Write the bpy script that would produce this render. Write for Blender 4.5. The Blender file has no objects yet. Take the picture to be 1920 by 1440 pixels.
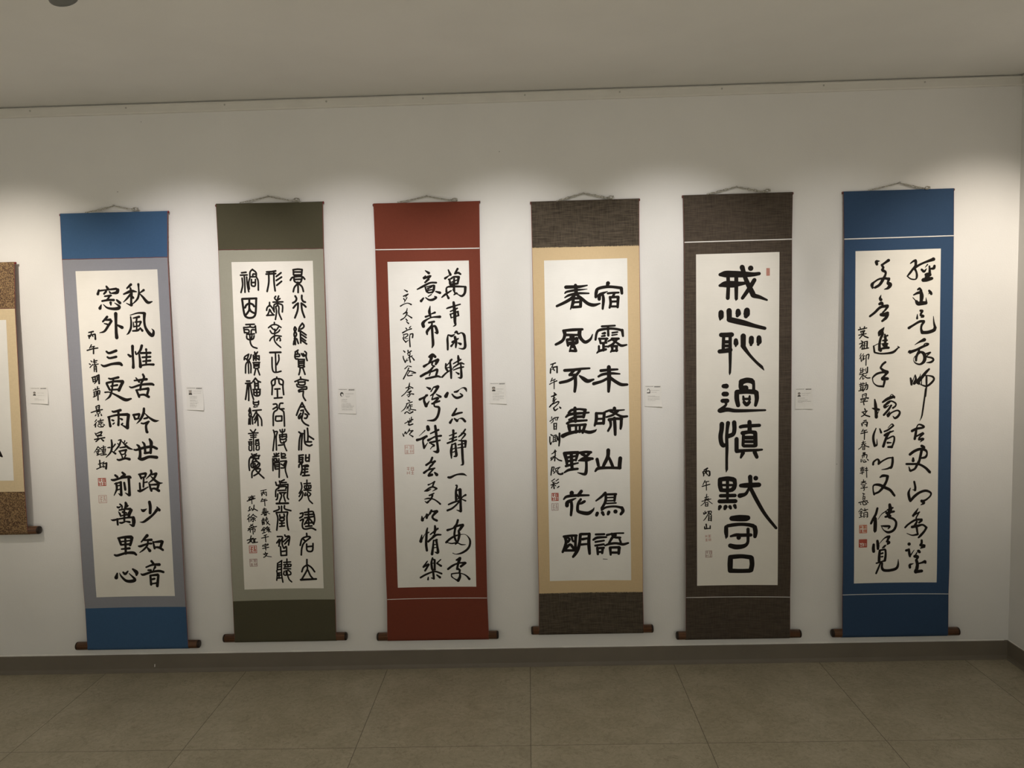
import bpy, bmesh, math, random
from mathutils import Vector, Matrix

# ------------------------------------------------------------------ camera, light, exposure
SC = bpy.context.scene
COL = SC.collection
random.seed(7)

cam_data = bpy.data.cameras.new('camera')
cam_data.sensor_fit = 'HORIZONTAL'
cam_data.sensor_width = 36.0
cam_data.lens = 36.0 * 1436.6084 / 1920.0
cam_data.clip_start = 0.05
camera = bpy.data.objects.new('camera', cam_data)
COL.objects.link(camera)
_R = Matrix(((0.999468, 0.023944, 0.022129), (0.020169, 0.079244, -0.996651), (-0.025617, 0.996568, 0.078718)))
camera.matrix_world = Matrix.Translation((0, -3.1192, 1.4356)) @ _R.to_4x4()
SC.camera = camera

world = bpy.data.worlds.new('gallery_dim')
SC.world = world
world.use_nodes = True
world.node_tree.nodes['Background'].inputs[0].default_value = (0.5, 0.47, 0.42, 1)
world.node_tree.nodes['Background'].inputs[1].default_value = 0.0

SC.view_settings.view_transform = 'Standard'
SC.view_settings.look = 'None'
SC.view_settings.gamma = 1.0
SC.view_settings.use_curve_mapping = False
SC.view_settings.exposure = 0.0

# track spotlights in front of the wall, plus one added fill spot: x, power, colour, aim x
CEIL = 2.352
LAMP_Y, LAMP_Z = -1.17, 2.292
WARM = (1.0, 0.905, 0.79)
MID = (1.0, 0.945, 0.925)
COOL = (1.0, 0.96, 0.925)
ROOM_C = (0.95, 0.99, 1.06)
SPOTS = [(-3.05, 57, WARM, -2.95), (-2.15, 62, WARM, -2.05), (-1.14, 55, MID, -1.36), (-0.62, 44, MID, -0.70),
         (-0.02, 48, COOL, -0.06), (0.62, 48, COOL, 0.56), (1.24, 15, COOL, 1.22), (1.88, 64, WARM, 1.78)]  # weak next-to-last spot is added fill for the dim gap left of the navy scroll
for i, (x, p, c, ax) in enumerate(SPOTS):
    ld = bpy.data.lights.new('spot_light', 'SPOT')
    ld.energy = p
    ld.color = c
    ld.spot_size = math.radians(53.5)
    ld.spot_blend = 1.0
    ld.shadow_soft_size = 0.02
    lo = bpy.data.objects.new('spot_light', ld)
    COL.objects.link(lo)
    src = Vector((x, LAMP_Y, LAMP_Z))
    d = Vector((ax, 0, 1.43)) - src
    lo.location = src + d.normalized() * 0.03
    lo.rotation_euler = d.to_track_quat('-Z', 'Y').to_euler()
# unseen fill spots added behind the camera, aimed down for bounced ambient light
for x, y, p, c in [(-2.6, -4.1, 330, ROOM_C), (-0.5, -4.1, 330, ROOM_C), (1.2, -4.1, 330, ROOM_C)]:
    ld = bpy.data.lights.new('added_fill_spot', 'SPOT')
    ld.energy = p
    ld.color = c
    ld.spot_size = math.radians(104)
    ld.spot_blend = 0.6
    ld.shadow_soft_size = 0.12
    lo = bpy.data.objects.new('added_fill_spot', ld)
    COL.objects.link(lo)
    lo.location = (x, y, CEIL - 0.03)

for x in (-1.6, 0.9):      # two unseen fill areas added further back to lift the lower wall
    ld = bpy.data.lights.new('added_fill_area', 'AREA')
    ld.shape = 'RECTANGLE'
    ld.size, ld.size_y = 1.2, 0.6
    ld.energy = 10
    ld.color = (0.90, 0.98, 1.0)
    lo = bpy.data.objects.new('added_fill_area', ld)
    COL.objects.link(lo)
    lo.location = (x, -4.9, CEIL - 0.02)

# ------------------------------------------------------------------ helpers
def tag(o, label=None, cat=None, group=None, kind=None):
    if label: o['label'] = label
    if cat: o['category'] = cat
    if group: o['group'] = group
    if kind: o['kind'] = kind
    return o

def mesh_obj(name, verts, faces, mat, parent=None, smooth=False, mats=None, midx=None):
    me = bpy.data.meshes.new(name)
    me.from_pydata([tuple(v) for v in verts], [], faces)
    for m in (mats or [mat]): me.materials.append(m)
    if midx: me.polygons.foreach_set('material_index', midx)
    if smooth: me.polygons.foreach_set('use_smooth', [True] * len(me.polygons))
    me.update()
    o = bpy.data.objects.new(name, me)
    COL.objects.link(o)
    if parent: o.parent = parent
    return o

def thing(name, loc, label, cat, group=None):
    o = bpy.data.objects.new(name, None)
    o.empty_display_size = 0.05
    COL.objects.link(o)
    o.location = loc
    return tag(o, label, cat, group)

class MB:
    def __init__(s): s.v, s.f, s.m = [], [], []
    def add(s, vs, fs, mi=0):
        n = len(s.v); s.v += [tuple(v) for v in vs]
        s.f += [tuple(i + n for i in f) for f in fs]; s.m += [mi] * len(fs)
    def box(s, x0, x1, y0, y1, z0, z1, mi=0):
        s.add([(x0,y0,z0),(x1,y0,z0),(x1,y1,z0),(x0,y1,z0),(x0,y0,z1),(x1,y0,z1),(x1,y1,z1),(x0,y1,z1)],
              [(0,3,2,1),(4,5,6,7),(0,1,5,4),(1,2,6,5),(2,3,7,6),(3,0,4,7)], mi)
    def lathe(s, prof, axis_o, axis_d, n=24, mi=0):
        """profile of (distance along axis, radius)"""
        d = Vector(axis_d).normalized(); o = Vector(axis_o)
        a = d.orthogonal().normalized(); b = d.cross(a)
        vs = []
        for t, r in prof:
            for k in range(n):
                q = 2 * math.pi * k / n
                vs.append(o + d * t + (a * math.cos(q) + b * math.sin(q)) * r)
        fs = []
        for i in range(len(prof) - 1):
            for k in range(n):
                k2 = (k + 1) % n
                fs.append((i*n+k, i*n+k2, (i+1)*n+k2, (i+1)*n+k))
        fs.append(tuple(range(n))[::-1]); fs.append(tuple((len(prof)-1)*n + k for k in range(n)))
        s.add(vs, fs, mi)
    def tube(s, pts, r, n=7, mi=0):
        pts = [Vector(p) for p in pts]; vs = []; fs = []
        for i, p in enumerate(pts):
            t = (pts[min(i+1, len(pts)-1)] - pts[max(i-1, 0)]).normalized()
            a = t.cross(Vector((0.01, 1, 0.02))).normalized(); b = t.cross(a)
            for k in range(n):
                q = 2 * math.pi * k / n
                vs.append(p + (a * math.cos(q) + b * math.sin(q)) * r)
        for i in range(len(pts) - 1):
            for k in range(n):
                k2 = (k + 1) % n
                fs.append((i*n+k, i*n+k2, (i+1)*n+k2, (i+1)*n+k))
        fs.append(tuple(range(n))[::-1]); fs.append(tuple((len(pts)-1)*n + k for k in range(n)))
        s.add(vs, fs, mi)
    def build(s, name, mat, parent=None, smooth=False, mats=None):
        return mesh_obj(name, s.v, s.f, mat, parent, smooth, mats, s.m if mats else None)

# ------------------------------------------------------------------ materials
class NT:
    def __init__(s, name, rough=0.8, spec=0.3):
        s.mat = bpy.data.materials.new(name); s.mat.use_nodes = True
        s.t = s.mat.node_tree; s.n = s.t.nodes; s.b = s.n['Principled BSDF']
        s.b.inputs['Roughness'].default_value = rough
        s.b.inputs['Specular IOR Level'].default_value = spec
    def new(s, kind, **kw):
        nd = s.n.new(kind)
        for k, v in kw.items(): setattr(nd, k, v)
        return nd
    def link(s, a, b): s.t.links.new(a, b)
    def obj(s, scale=(1, 1, 1)):
        tc = s.new('ShaderNodeTexCoord'); mp = s.new('ShaderNodeMapping')
        mp.inputs['Scale'].default_value = scale
        s.link(tc.outputs['Object'], mp.inputs['Vector'])
        return mp.outputs['Vector']
    def noise(s, vec, scale, detail=3, rough=0.55, dist=0.0):
        nd = s.new('ShaderNodeTexNoise')
        nd.inputs['Scale'].default_value = scale; nd.inputs['Detail'].default_value = detail
        nd.inputs['Roughness'].default_value = rough; nd.inputs['Distortion'].default_value = dist
        s.link(vec, nd.inputs['Vector'])
        return nd.outputs['Fac']
    def ramp(s, fac, stops):
        nd = s.new('ShaderNodeValToRGB'); cr = nd.color_ramp
        while len(cr.elements) < len(stops): cr.elements.new(0.5)
        for e, (p, c) in zip(cr.elements, stops): e.position = p; e.color = (*c, 1)
        s.link(fac, nd.inputs['Fac'])
        return nd.outputs['Color']
    def math(s, op, a, b=None):
        nd = s.new('ShaderNodeMath', operation=op)
        for i, x in enumerate((a, b)):
            if x is None: continue
            if isinstance(x, (int, float)): nd.inputs[i].default_value = x
            else: s.link(x, nd.inputs[i])
        return nd.outputs[0]
    def mix(s, fac, a, b, mode='MIX'):
        nd = s.new('ShaderNodeMix', data_type='RGBA', blend_type=mode)
        for key, x in ((0, fac), (6, a), (7, b)):
            if isinstance(x, (int, float)): nd.inputs[key].default_value = x
            elif isinstance(x, tuple): nd.inputs[key].default_value = (*x, 1)
            else: s.link(x, nd.inputs[key])
        return nd.outputs[2]
    def color(s, c):
        if isinstance(c, tuple): s.b.inputs['Base Color'].default_value = (*c, 1)
        else: s.link(c, s.b.inputs['Base Color'])
    def bump(s, h, strength, dist):
        nd = s.new('ShaderNodeBump')
        nd.inputs['Strength'].default_value = strength; nd.inputs['Distance'].default_value = dist
        s.link(h, nd.inputs['Height']); s.link(nd.outputs['Normal'], s.b.inputs['Normal'])

def sc3(c, k): return tuple(min(1, x * k) for x in c)

def m_plain(name, c, rough=0.7, var=0.06, scale=30, spec=0.3):
    m = NT(name, rough, spec); v = m.obj()
    m.color(m.ramp(m.noise(v, scale), [(0.3, sc3(c, 1 - var)), (0.7, sc3(c, 1 + var))]))
    return m.mat

def m_wall(name, c, specks=True):
    m = NT(name, 0.85, 0.2); v = m.obj()
    f = m.noise(v, 3.0, 4)
    base = m.ramp(f, [(0.3, sc3(c, 0.97)), (0.7, sc3(c, 1.02))])
    if specks:      # old pin holes scattered over the plaster
        vo = m.new('ShaderNodeTexVoronoi'); vo.inputs['Scale'].default_value = 5.5
        m.link(v, vo.inputs['Vector'])
        near = m.math('LESS_THAN', vo.outputs['Distance'], 0.012)
        sep = m.new('ShaderNodeSeparateColor'); m.link(vo.outputs['Color'], sep.inputs[0])
        few = m.math('GREATER_THAN', sep.outputs[0], 0.45)
        base = m.mix(m.math('MULTIPLY', near, few), base, sc3(c, 0.45))
    m.color(base)
    m.bump(m.noise(v, 170, 3, 0.6), 0.16, 0.003)
    return m.mat

def m_silk(name, c, var=0.07):
    m = NT(name, 0.8, 0.08)
    a = m.noise(m.obj((60, 60, 900)), 1.0, 2); b = m.noise(m.obj((900, 60, 60)), 1.0, 2)
    w = m.math('ADD', m.math('MULTIPLY', a, 0.5), m.math('MULTIPLY', b, 0.5))
    m.color(m.ramp(w, [(0.35, sc3(c, 1 - var)), (0.65, sc3(c, 1 + var))]))
    return m.mat

def m_linen(name, c, var=0.45):
    m = NT(name, 0.9, 0.06)
    a = m.noise(m.obj((22, 22, 330)), 1.0, 3); b = m.noise(m.obj((330, 22, 22)), 1.0, 3)
    w = m.math('ADD', m.math('MULTIPLY', a, 0.62), m.math('MULTIPLY', b, 0.38))
    m.color(m.ramp(w, [(0.36, sc3(c, 1 - var)), (0.64, sc3(c, 1 + var))]))
    m.bump(w, 0.3, 0.0006)
    return m.mat

def m_brocade(name, dark, gold):
    m = NT(name, 0.6, 0.4)
    a = m.noise(m.obj(), 210, 2, 0.6, 0.6)
    m.color(m.ramp(a, [(0.42, dark), (0.60, gold)]))
    return m.mat

def m_paper(name, c):
    m = NT(name, 0.9, 0.15)
    a = m.noise(m.obj(), 9, 5, 0.6); b = m.noise(m.obj((30, 30, 500)), 1.0, 2)
    w = m.math('ADD', m.math('MULTIPLY', a, 0.7), m.math('MULTIPLY', b, 0.3))
    m.color(m.ramp(w, [(0.35, sc3(c, 0.965)), (0.65, sc3(c, 1.02))]))
    return m.mat

def m_wood(name, c, axis=0):
    m = NT(name, 0.42, 0.45)
    s = [260, 260, 260]; s[axis] = 9
    a = m.noise(m.obj(tuple(s)), 1.0, 4, 0.6)
    m.color(m.ramp(a, [(0.35, sc3(c, 0.45)), (0.62, sc3(c, 1.45))]))
    return m.mat

def m_floor():
    m = NT('vinyl_marble_tile', 0.42, 0.35)
    v = m.obj(); vt = m.obj((1, 1, 1))
    tc = m.new('ShaderNodeTexCoord'); sp = m.new('ShaderNodeSeparateXYZ'); m.link(tc.outputs['Object'], sp.inputs[0])
    def seam(coord, off, wid):
        q = m.math('DIVIDE', m.math('SUBTRACT', coord, off), 0.6)
        fr = m.math('FRACT', m.math('ADD', q, 100.0))
        e = m.math('ABSOLUTE', m.math('SUBTRACT', fr, 0.5))
        return m.math('GREATER_THAN', e, 0.5 - wid / 0.6 / 2)
    sx = seam(sp.outputs[0], -1.2231, 0.0026); sy = seam(sp.outputs[1], -0.612, 0.0022)
    # every tile takes its own piece of the marbling
    tx = m.math('FLOOR', m.math('DIVIDE', m.math('ADD', sp.outputs[0], 1.2231), 0.6))
    ty = m.math('FLOOR', m.math('DIVIDE', m.math('ADD', sp.outputs[1], 0.612), 0.6))
    cmb = m.new('ShaderNodeCombineXYZ'); m.link(m.math('MULTIPLY', tx, 3.71), cmb.inputs[0])
    m.link(m.math('MULTIPLY', ty, 5.13), cmb.inputs[1])
    va = m.new('ShaderNodeVectorMath', operation='ADD'); m.link(v, va.inputs[0]); m.link(cmb.outputs[0], va.inputs[1])
    vv = va.outputs[0]
    cloud = m.noise(vv, 7, 5, 0.6, 0.6)
    base = m.ramp(cloud, [(0.30, (0.36, 0.315, 0.22)), (0.55, (0.46, 0.41, 0.30)), (0.75, (0.55, 0.49, 0.37))])
    n1 = m.noise(vv, 15, 5, 0.62, 1.6)
    vein = m.math('ABSOLUTE', m.math('SUBTRACT', n1, 0.5))
    vf = m.ramp(vein, [(0.0, (1, 1, 1)), (0.022, (0, 0, 0))])
    n3 = m.noise(vv, 10, 2)
    vf2 = m.math('MULTIPLY', vf, m.math('MULTIPLY', n3, 1.0))
    base = m.mix(vf2, base, (0.17, 0.125, 0.075))
    n2 = m.noise(vv, 60, 3, 0.7)
    base = m.mix(0.35, base, m.ramp(n2, [(0.3, (0.30, 0.26, 0.185)), (0.7, (0.56, 0.50, 0.385))]))
    base = m.mix(m.math('MULTIPLY', m.math('MAXIMUM', sx, sy), 0.75), base, (0.07, 0.055, 0.04))
    m.color(base)
    m.bump(n2, 0.06, 0.001)
    return m.mat

M = {}
M['wall'] = m_wall('wall_paint', (0.80, 0.784, 0.76))
M['ceiling'] = m_wall('ceiling_paint', (0.78, 0.76, 0.72), False)
M['floor'] = m_floor()
M['base'] = m_plain('baseboard_vinyl', (0.175, 0.150, 0.118), 0.5, 0.05, 8)
M['trim'] = m_plain('trim_paint', (0.74, 0.715, 0.665), 0.6, 0.03, 12)
M['edge'] = m_plain('paint_edge', (0.82, 0.80, 0.76), 0.8, 0.03, 40)
M['ink'] = NT('sumi_ink', 0.85, 0.06).mat
M['ink'].node_tree.nodes['Principled BSDF'].inputs['Base Color'].default_value = (0.017, 0.014, 0.012, 1)
def m_red(name, c):
    m = NT(name, 0.85, 0.2); a = m.noise(m.obj(), 420, 2)
    m.color(m.ramp(a, [(0.3, sc3(c, 0.85)), (0.75, sc3(c, 1.15))])); return m.mat
M['seal'] = m_red('seal_red', (0.46, 0.10, 0.07))
M['seal_pale'] = m_red('seal_red_pale', (0.50, 0.24, 0.19))
M['seal_dark'] = m_red('seal_maroon', (0.24, 0.07, 0.06))
M['seal_orange'] = m_red('seal_vermilion', (0.56, 0.16, 0.08))
M['paper_warm'] = m_paper('rice_paper_warm', (0.79, 0.758, 0.695))
M['paper_white'] = m_paper('rice_paper_white', (0.80, 0.782, 0.742))
M['backing'] = m_plain('red_brown_backing', (0.27, 0.085, 0.07), 0.8)
M['backing_dark'] = m_plain('dark_red_backing', (0.16, 0.06, 0.055), 0.8)
M['rod_red'] = m_plain('red_lacquer', (0.20, 0.018, 0.022), 0.35)
M['wood'] = m_wood('dark_roller_wood', (0.125, 0.056, 0.026))
M['wood_cap'] = m_plain('black_brown_end_grain', (0.022, 0.013, 0.009), 0.45, 0.2, 200)
M['card'] = m_plain('white_card', (0.77, 0.75, 0.715), 0.75, 0.02, 20)
M['print'] = m_plain('printed_black', (0.05, 0.045, 0.04), 0.8)
M['print_grey'] = m_plain('printed_grey', (0.22, 0.205, 0.185), 0.8)
M['photo_face'] = m_plain('printed_face_grey', (0.34, 0.30, 0.26), 0.7)
M['photo_bg'] = m_plain('printed_pale_grey', (0.50, 0.48, 0.45), 0.7)
M['piping'] = m_plain('white_piping', (0.86, 0.83, 0.80), 0.5)
M['fringe'] = m_plain('gold_fray', (0.72, 0.55, 0.30), 0.6, 0.2, 300)
M['steel'] = m_plain('nail_steel', (0.45, 0.43, 0.40), 0.35)
M['lamp'] = m_plain('lamp_grey_metal', (0.16, 0.16, 0.15), 0.45)
def m_cord():
    m = NT('speckled_cord', 0.8, 0.2); a = m.noise(m.obj(), 380, 2, 0.6)
    m.color(m.ramp(a, [(0.40, (0.14, 0.135, 0.115)), (0.54, (0.58, 0.55, 0.48))])); return m.mat
M['cord'] = m_cord()

SCROLLS = {1: {'x': -1.658, 'z': 1.9237, 'w': 0.4375, 'H': 1.7983, 'tl': [-2187, -9], 'tr': [2188, 9], 's1': [[-2208, 1829], [2100, 1850]], 's2': [[-2166, 16292], [2072, 16301]], 'pp': [[-1696, 2315], [1660, 2330], [1633, 15832], [-1672, 15828]], 'cl': [[-2219, 17970], [2045, 17979]], 'rol': [-2790, 2483]}, 2: {'x': -1.0254, 'z': 1.9435, 'w': 0.4302, 'H': 1.7956, 'tl': [-2151, -25], 'tr': [2151, 25], 's1': [[-2140, 1822], [2111, 1880]], 's2': [[-2255, 16292], [1999, 16295]], 'pp': [[-1636, 2320], [1668, 2357], [1549, 15817], [-1756, 15808]], 'cl': [[-2297, 17945], [1962, 17949]], 'rol': [-2833, 2393]}, 3: {'x': -0.3937, 'z': 1.9279, 'w': 0.4228, 'H': 1.7846, 'tl': [-2114, -13], 'tr': [2114, 14], 's1': [[-2103, 1832], [2084, 1884]], 's2': [[-2141, 16176], [1991, 16193]], 'pp': [[-1637, 2323], [1641, 2359], [1563, 15711], [-1683, 15693]], 'cl': [[-2191, 17836], [2010, 17840]], 'rol': [-2669, 2423]}, 4: {'x': 0.2407, 'z': 1.9185, 'w': 0.4287, 'H': 1.7595, 'tl': [-2143, 1], 'tr': [2143, -1], 's1': [[-2144, 1838], [2119, 1861]], 's2': [[-2192, 15948], [2058, 15962]], 'pp': [[-1686, 2348], [1639, 2344], [1597, 15466], [-1741, 15434]], 'cl': [[-2229, 17572], [2076, 17601]], 'rol': [-2561, 2506]}, 5: {'x': 0.8465, 'z': 1.9261, 'w': 0.4301, 'H': 1.799, 'tl': [-2150, 0], 'tr': [2150, 0], 's1': [[-2133, 1860], [2109, 1852]], 's2': [[-2227, 16302], [2004, 16362]], 'pp': [[-1681, 2346], [1625, 2342], [1511, 15856], [-1773, 15819]], 'cl': [[-2231, 17967], [2020, 17995]], 'rol': [-2608, 2531]}, 6: {'x': 1.4778, 'z': 1.9223, 'w': 0.4304, 'H': 1.7963, 'tl': [-2152, 0], 'tr': [2152, 0], 's1': [[-2135, 1872], [2151, 1856]], 's2': [[-2170, 16270], [2098, 16305]], 'pp': [[-1690, 2356], [1660, 2343], [1627, 15824], [-1713, 15805]], 'cl': [[-2139, 17955], [2138, 17955]], 'rol': [-2535, 2677]}, 0: {'x': -2.2953, 'z': 1.7365, 'w': 0.4375, 'H': 1.1097, 'tl': [-2187, 0], 'tr': [2187, 0], 's1': [[-2264, 1874], [2110, 1874]], 's2': [[-2352, 9418], [2023, 9418]], 'pp': [[-1714, 2335], [1714, 2335], [1589, 8948], [-1589, 8948]], 'cl': [[-2405, 11072], [1969, 11072]], 'rol': [-2418, 2418]}}
SEALS = {1: [['f', -1298, 10820, -989, 11130], ['l', -1319, 11533, -1000, 11845]], 2: [['f', -1469, 13969, -1178, 14271], ['l', -1474, 14530, -1182, 14834]], 3: [['l', -1195, 9774, -836, 10124], ['p', -1170, 10654, -833, 11006]], 4: [['f', -1584, 11785, -1318, 12092], ['o', -1593, 12204, -1331, 12489]], 5: [['b', 1113, 2975, 1234, 3259], ['p', -1436, 13690, -1164, 13998], ['o', -1409, 14377, -1152, 14642]], 6: [['f', -1494, 13402, -1196, 13720], ['F', -1503, 14000, -1198, 14304]]}
CORDS = {1: [[-0.1163, 0.002], [-0.0021, 0.0285], [0.1085, 0.0041], [0.0915, 0.011]], 2: [[-0.1192, 0.0035], [-0.0045, 0.0277], [0.129, -0.0004], [0.1123, 0.0106]], 3: [[-0.116, 0.003], [0.0027, 0.0258], [0.1259, 0.0013], [0.1133, 0.0079]], 4: [[-0.1143, -0.0007], [-0.0054, 0.0286], [0.1128, 0.0011], [0.1024, 0.0087]], 5: [[-0.1231, 0.0006], [-0.0051, 0.0284], [0.1146, 0.001], [0.1146, 0.0093]], 6: [[-0.1187, 0.0016], [0.0041, 0.0291], [0.1148, 0.001], [0.1085, 0.0053]]}
CARDS = [[[-2.0644, 1.225], [-1.9902, 1.2246], [-1.9904, 1.1525], [-2.066, 1.1565]], [[-1.4135, 1.2108], [-1.3429, 1.2095], [-1.3421, 1.1114], [-1.4128, 1.1146]], [[-0.7853, 1.1904], [-0.7121, 1.1891], [-0.7128, 1.0824], [-0.7872, 1.085]], [[-0.162, 1.1983], [-0.0953, 1.1984], [-0.0931, 1.108], [-0.1612, 1.1111]], [[0.4692, 1.1717], [0.5373, 1.1706], [0.5401, 1.0819], [0.471, 1.0844]], [[1.0779, 1.145], [1.1465, 1.146], [1.1484, 1.059], [1.0782, 1.0598]]]
SCREWS = [-1.974, -1.585, -1.187, -0.779, -0.393, 0.011, 0.385, 0.786, 1.183, 1.575]
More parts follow.
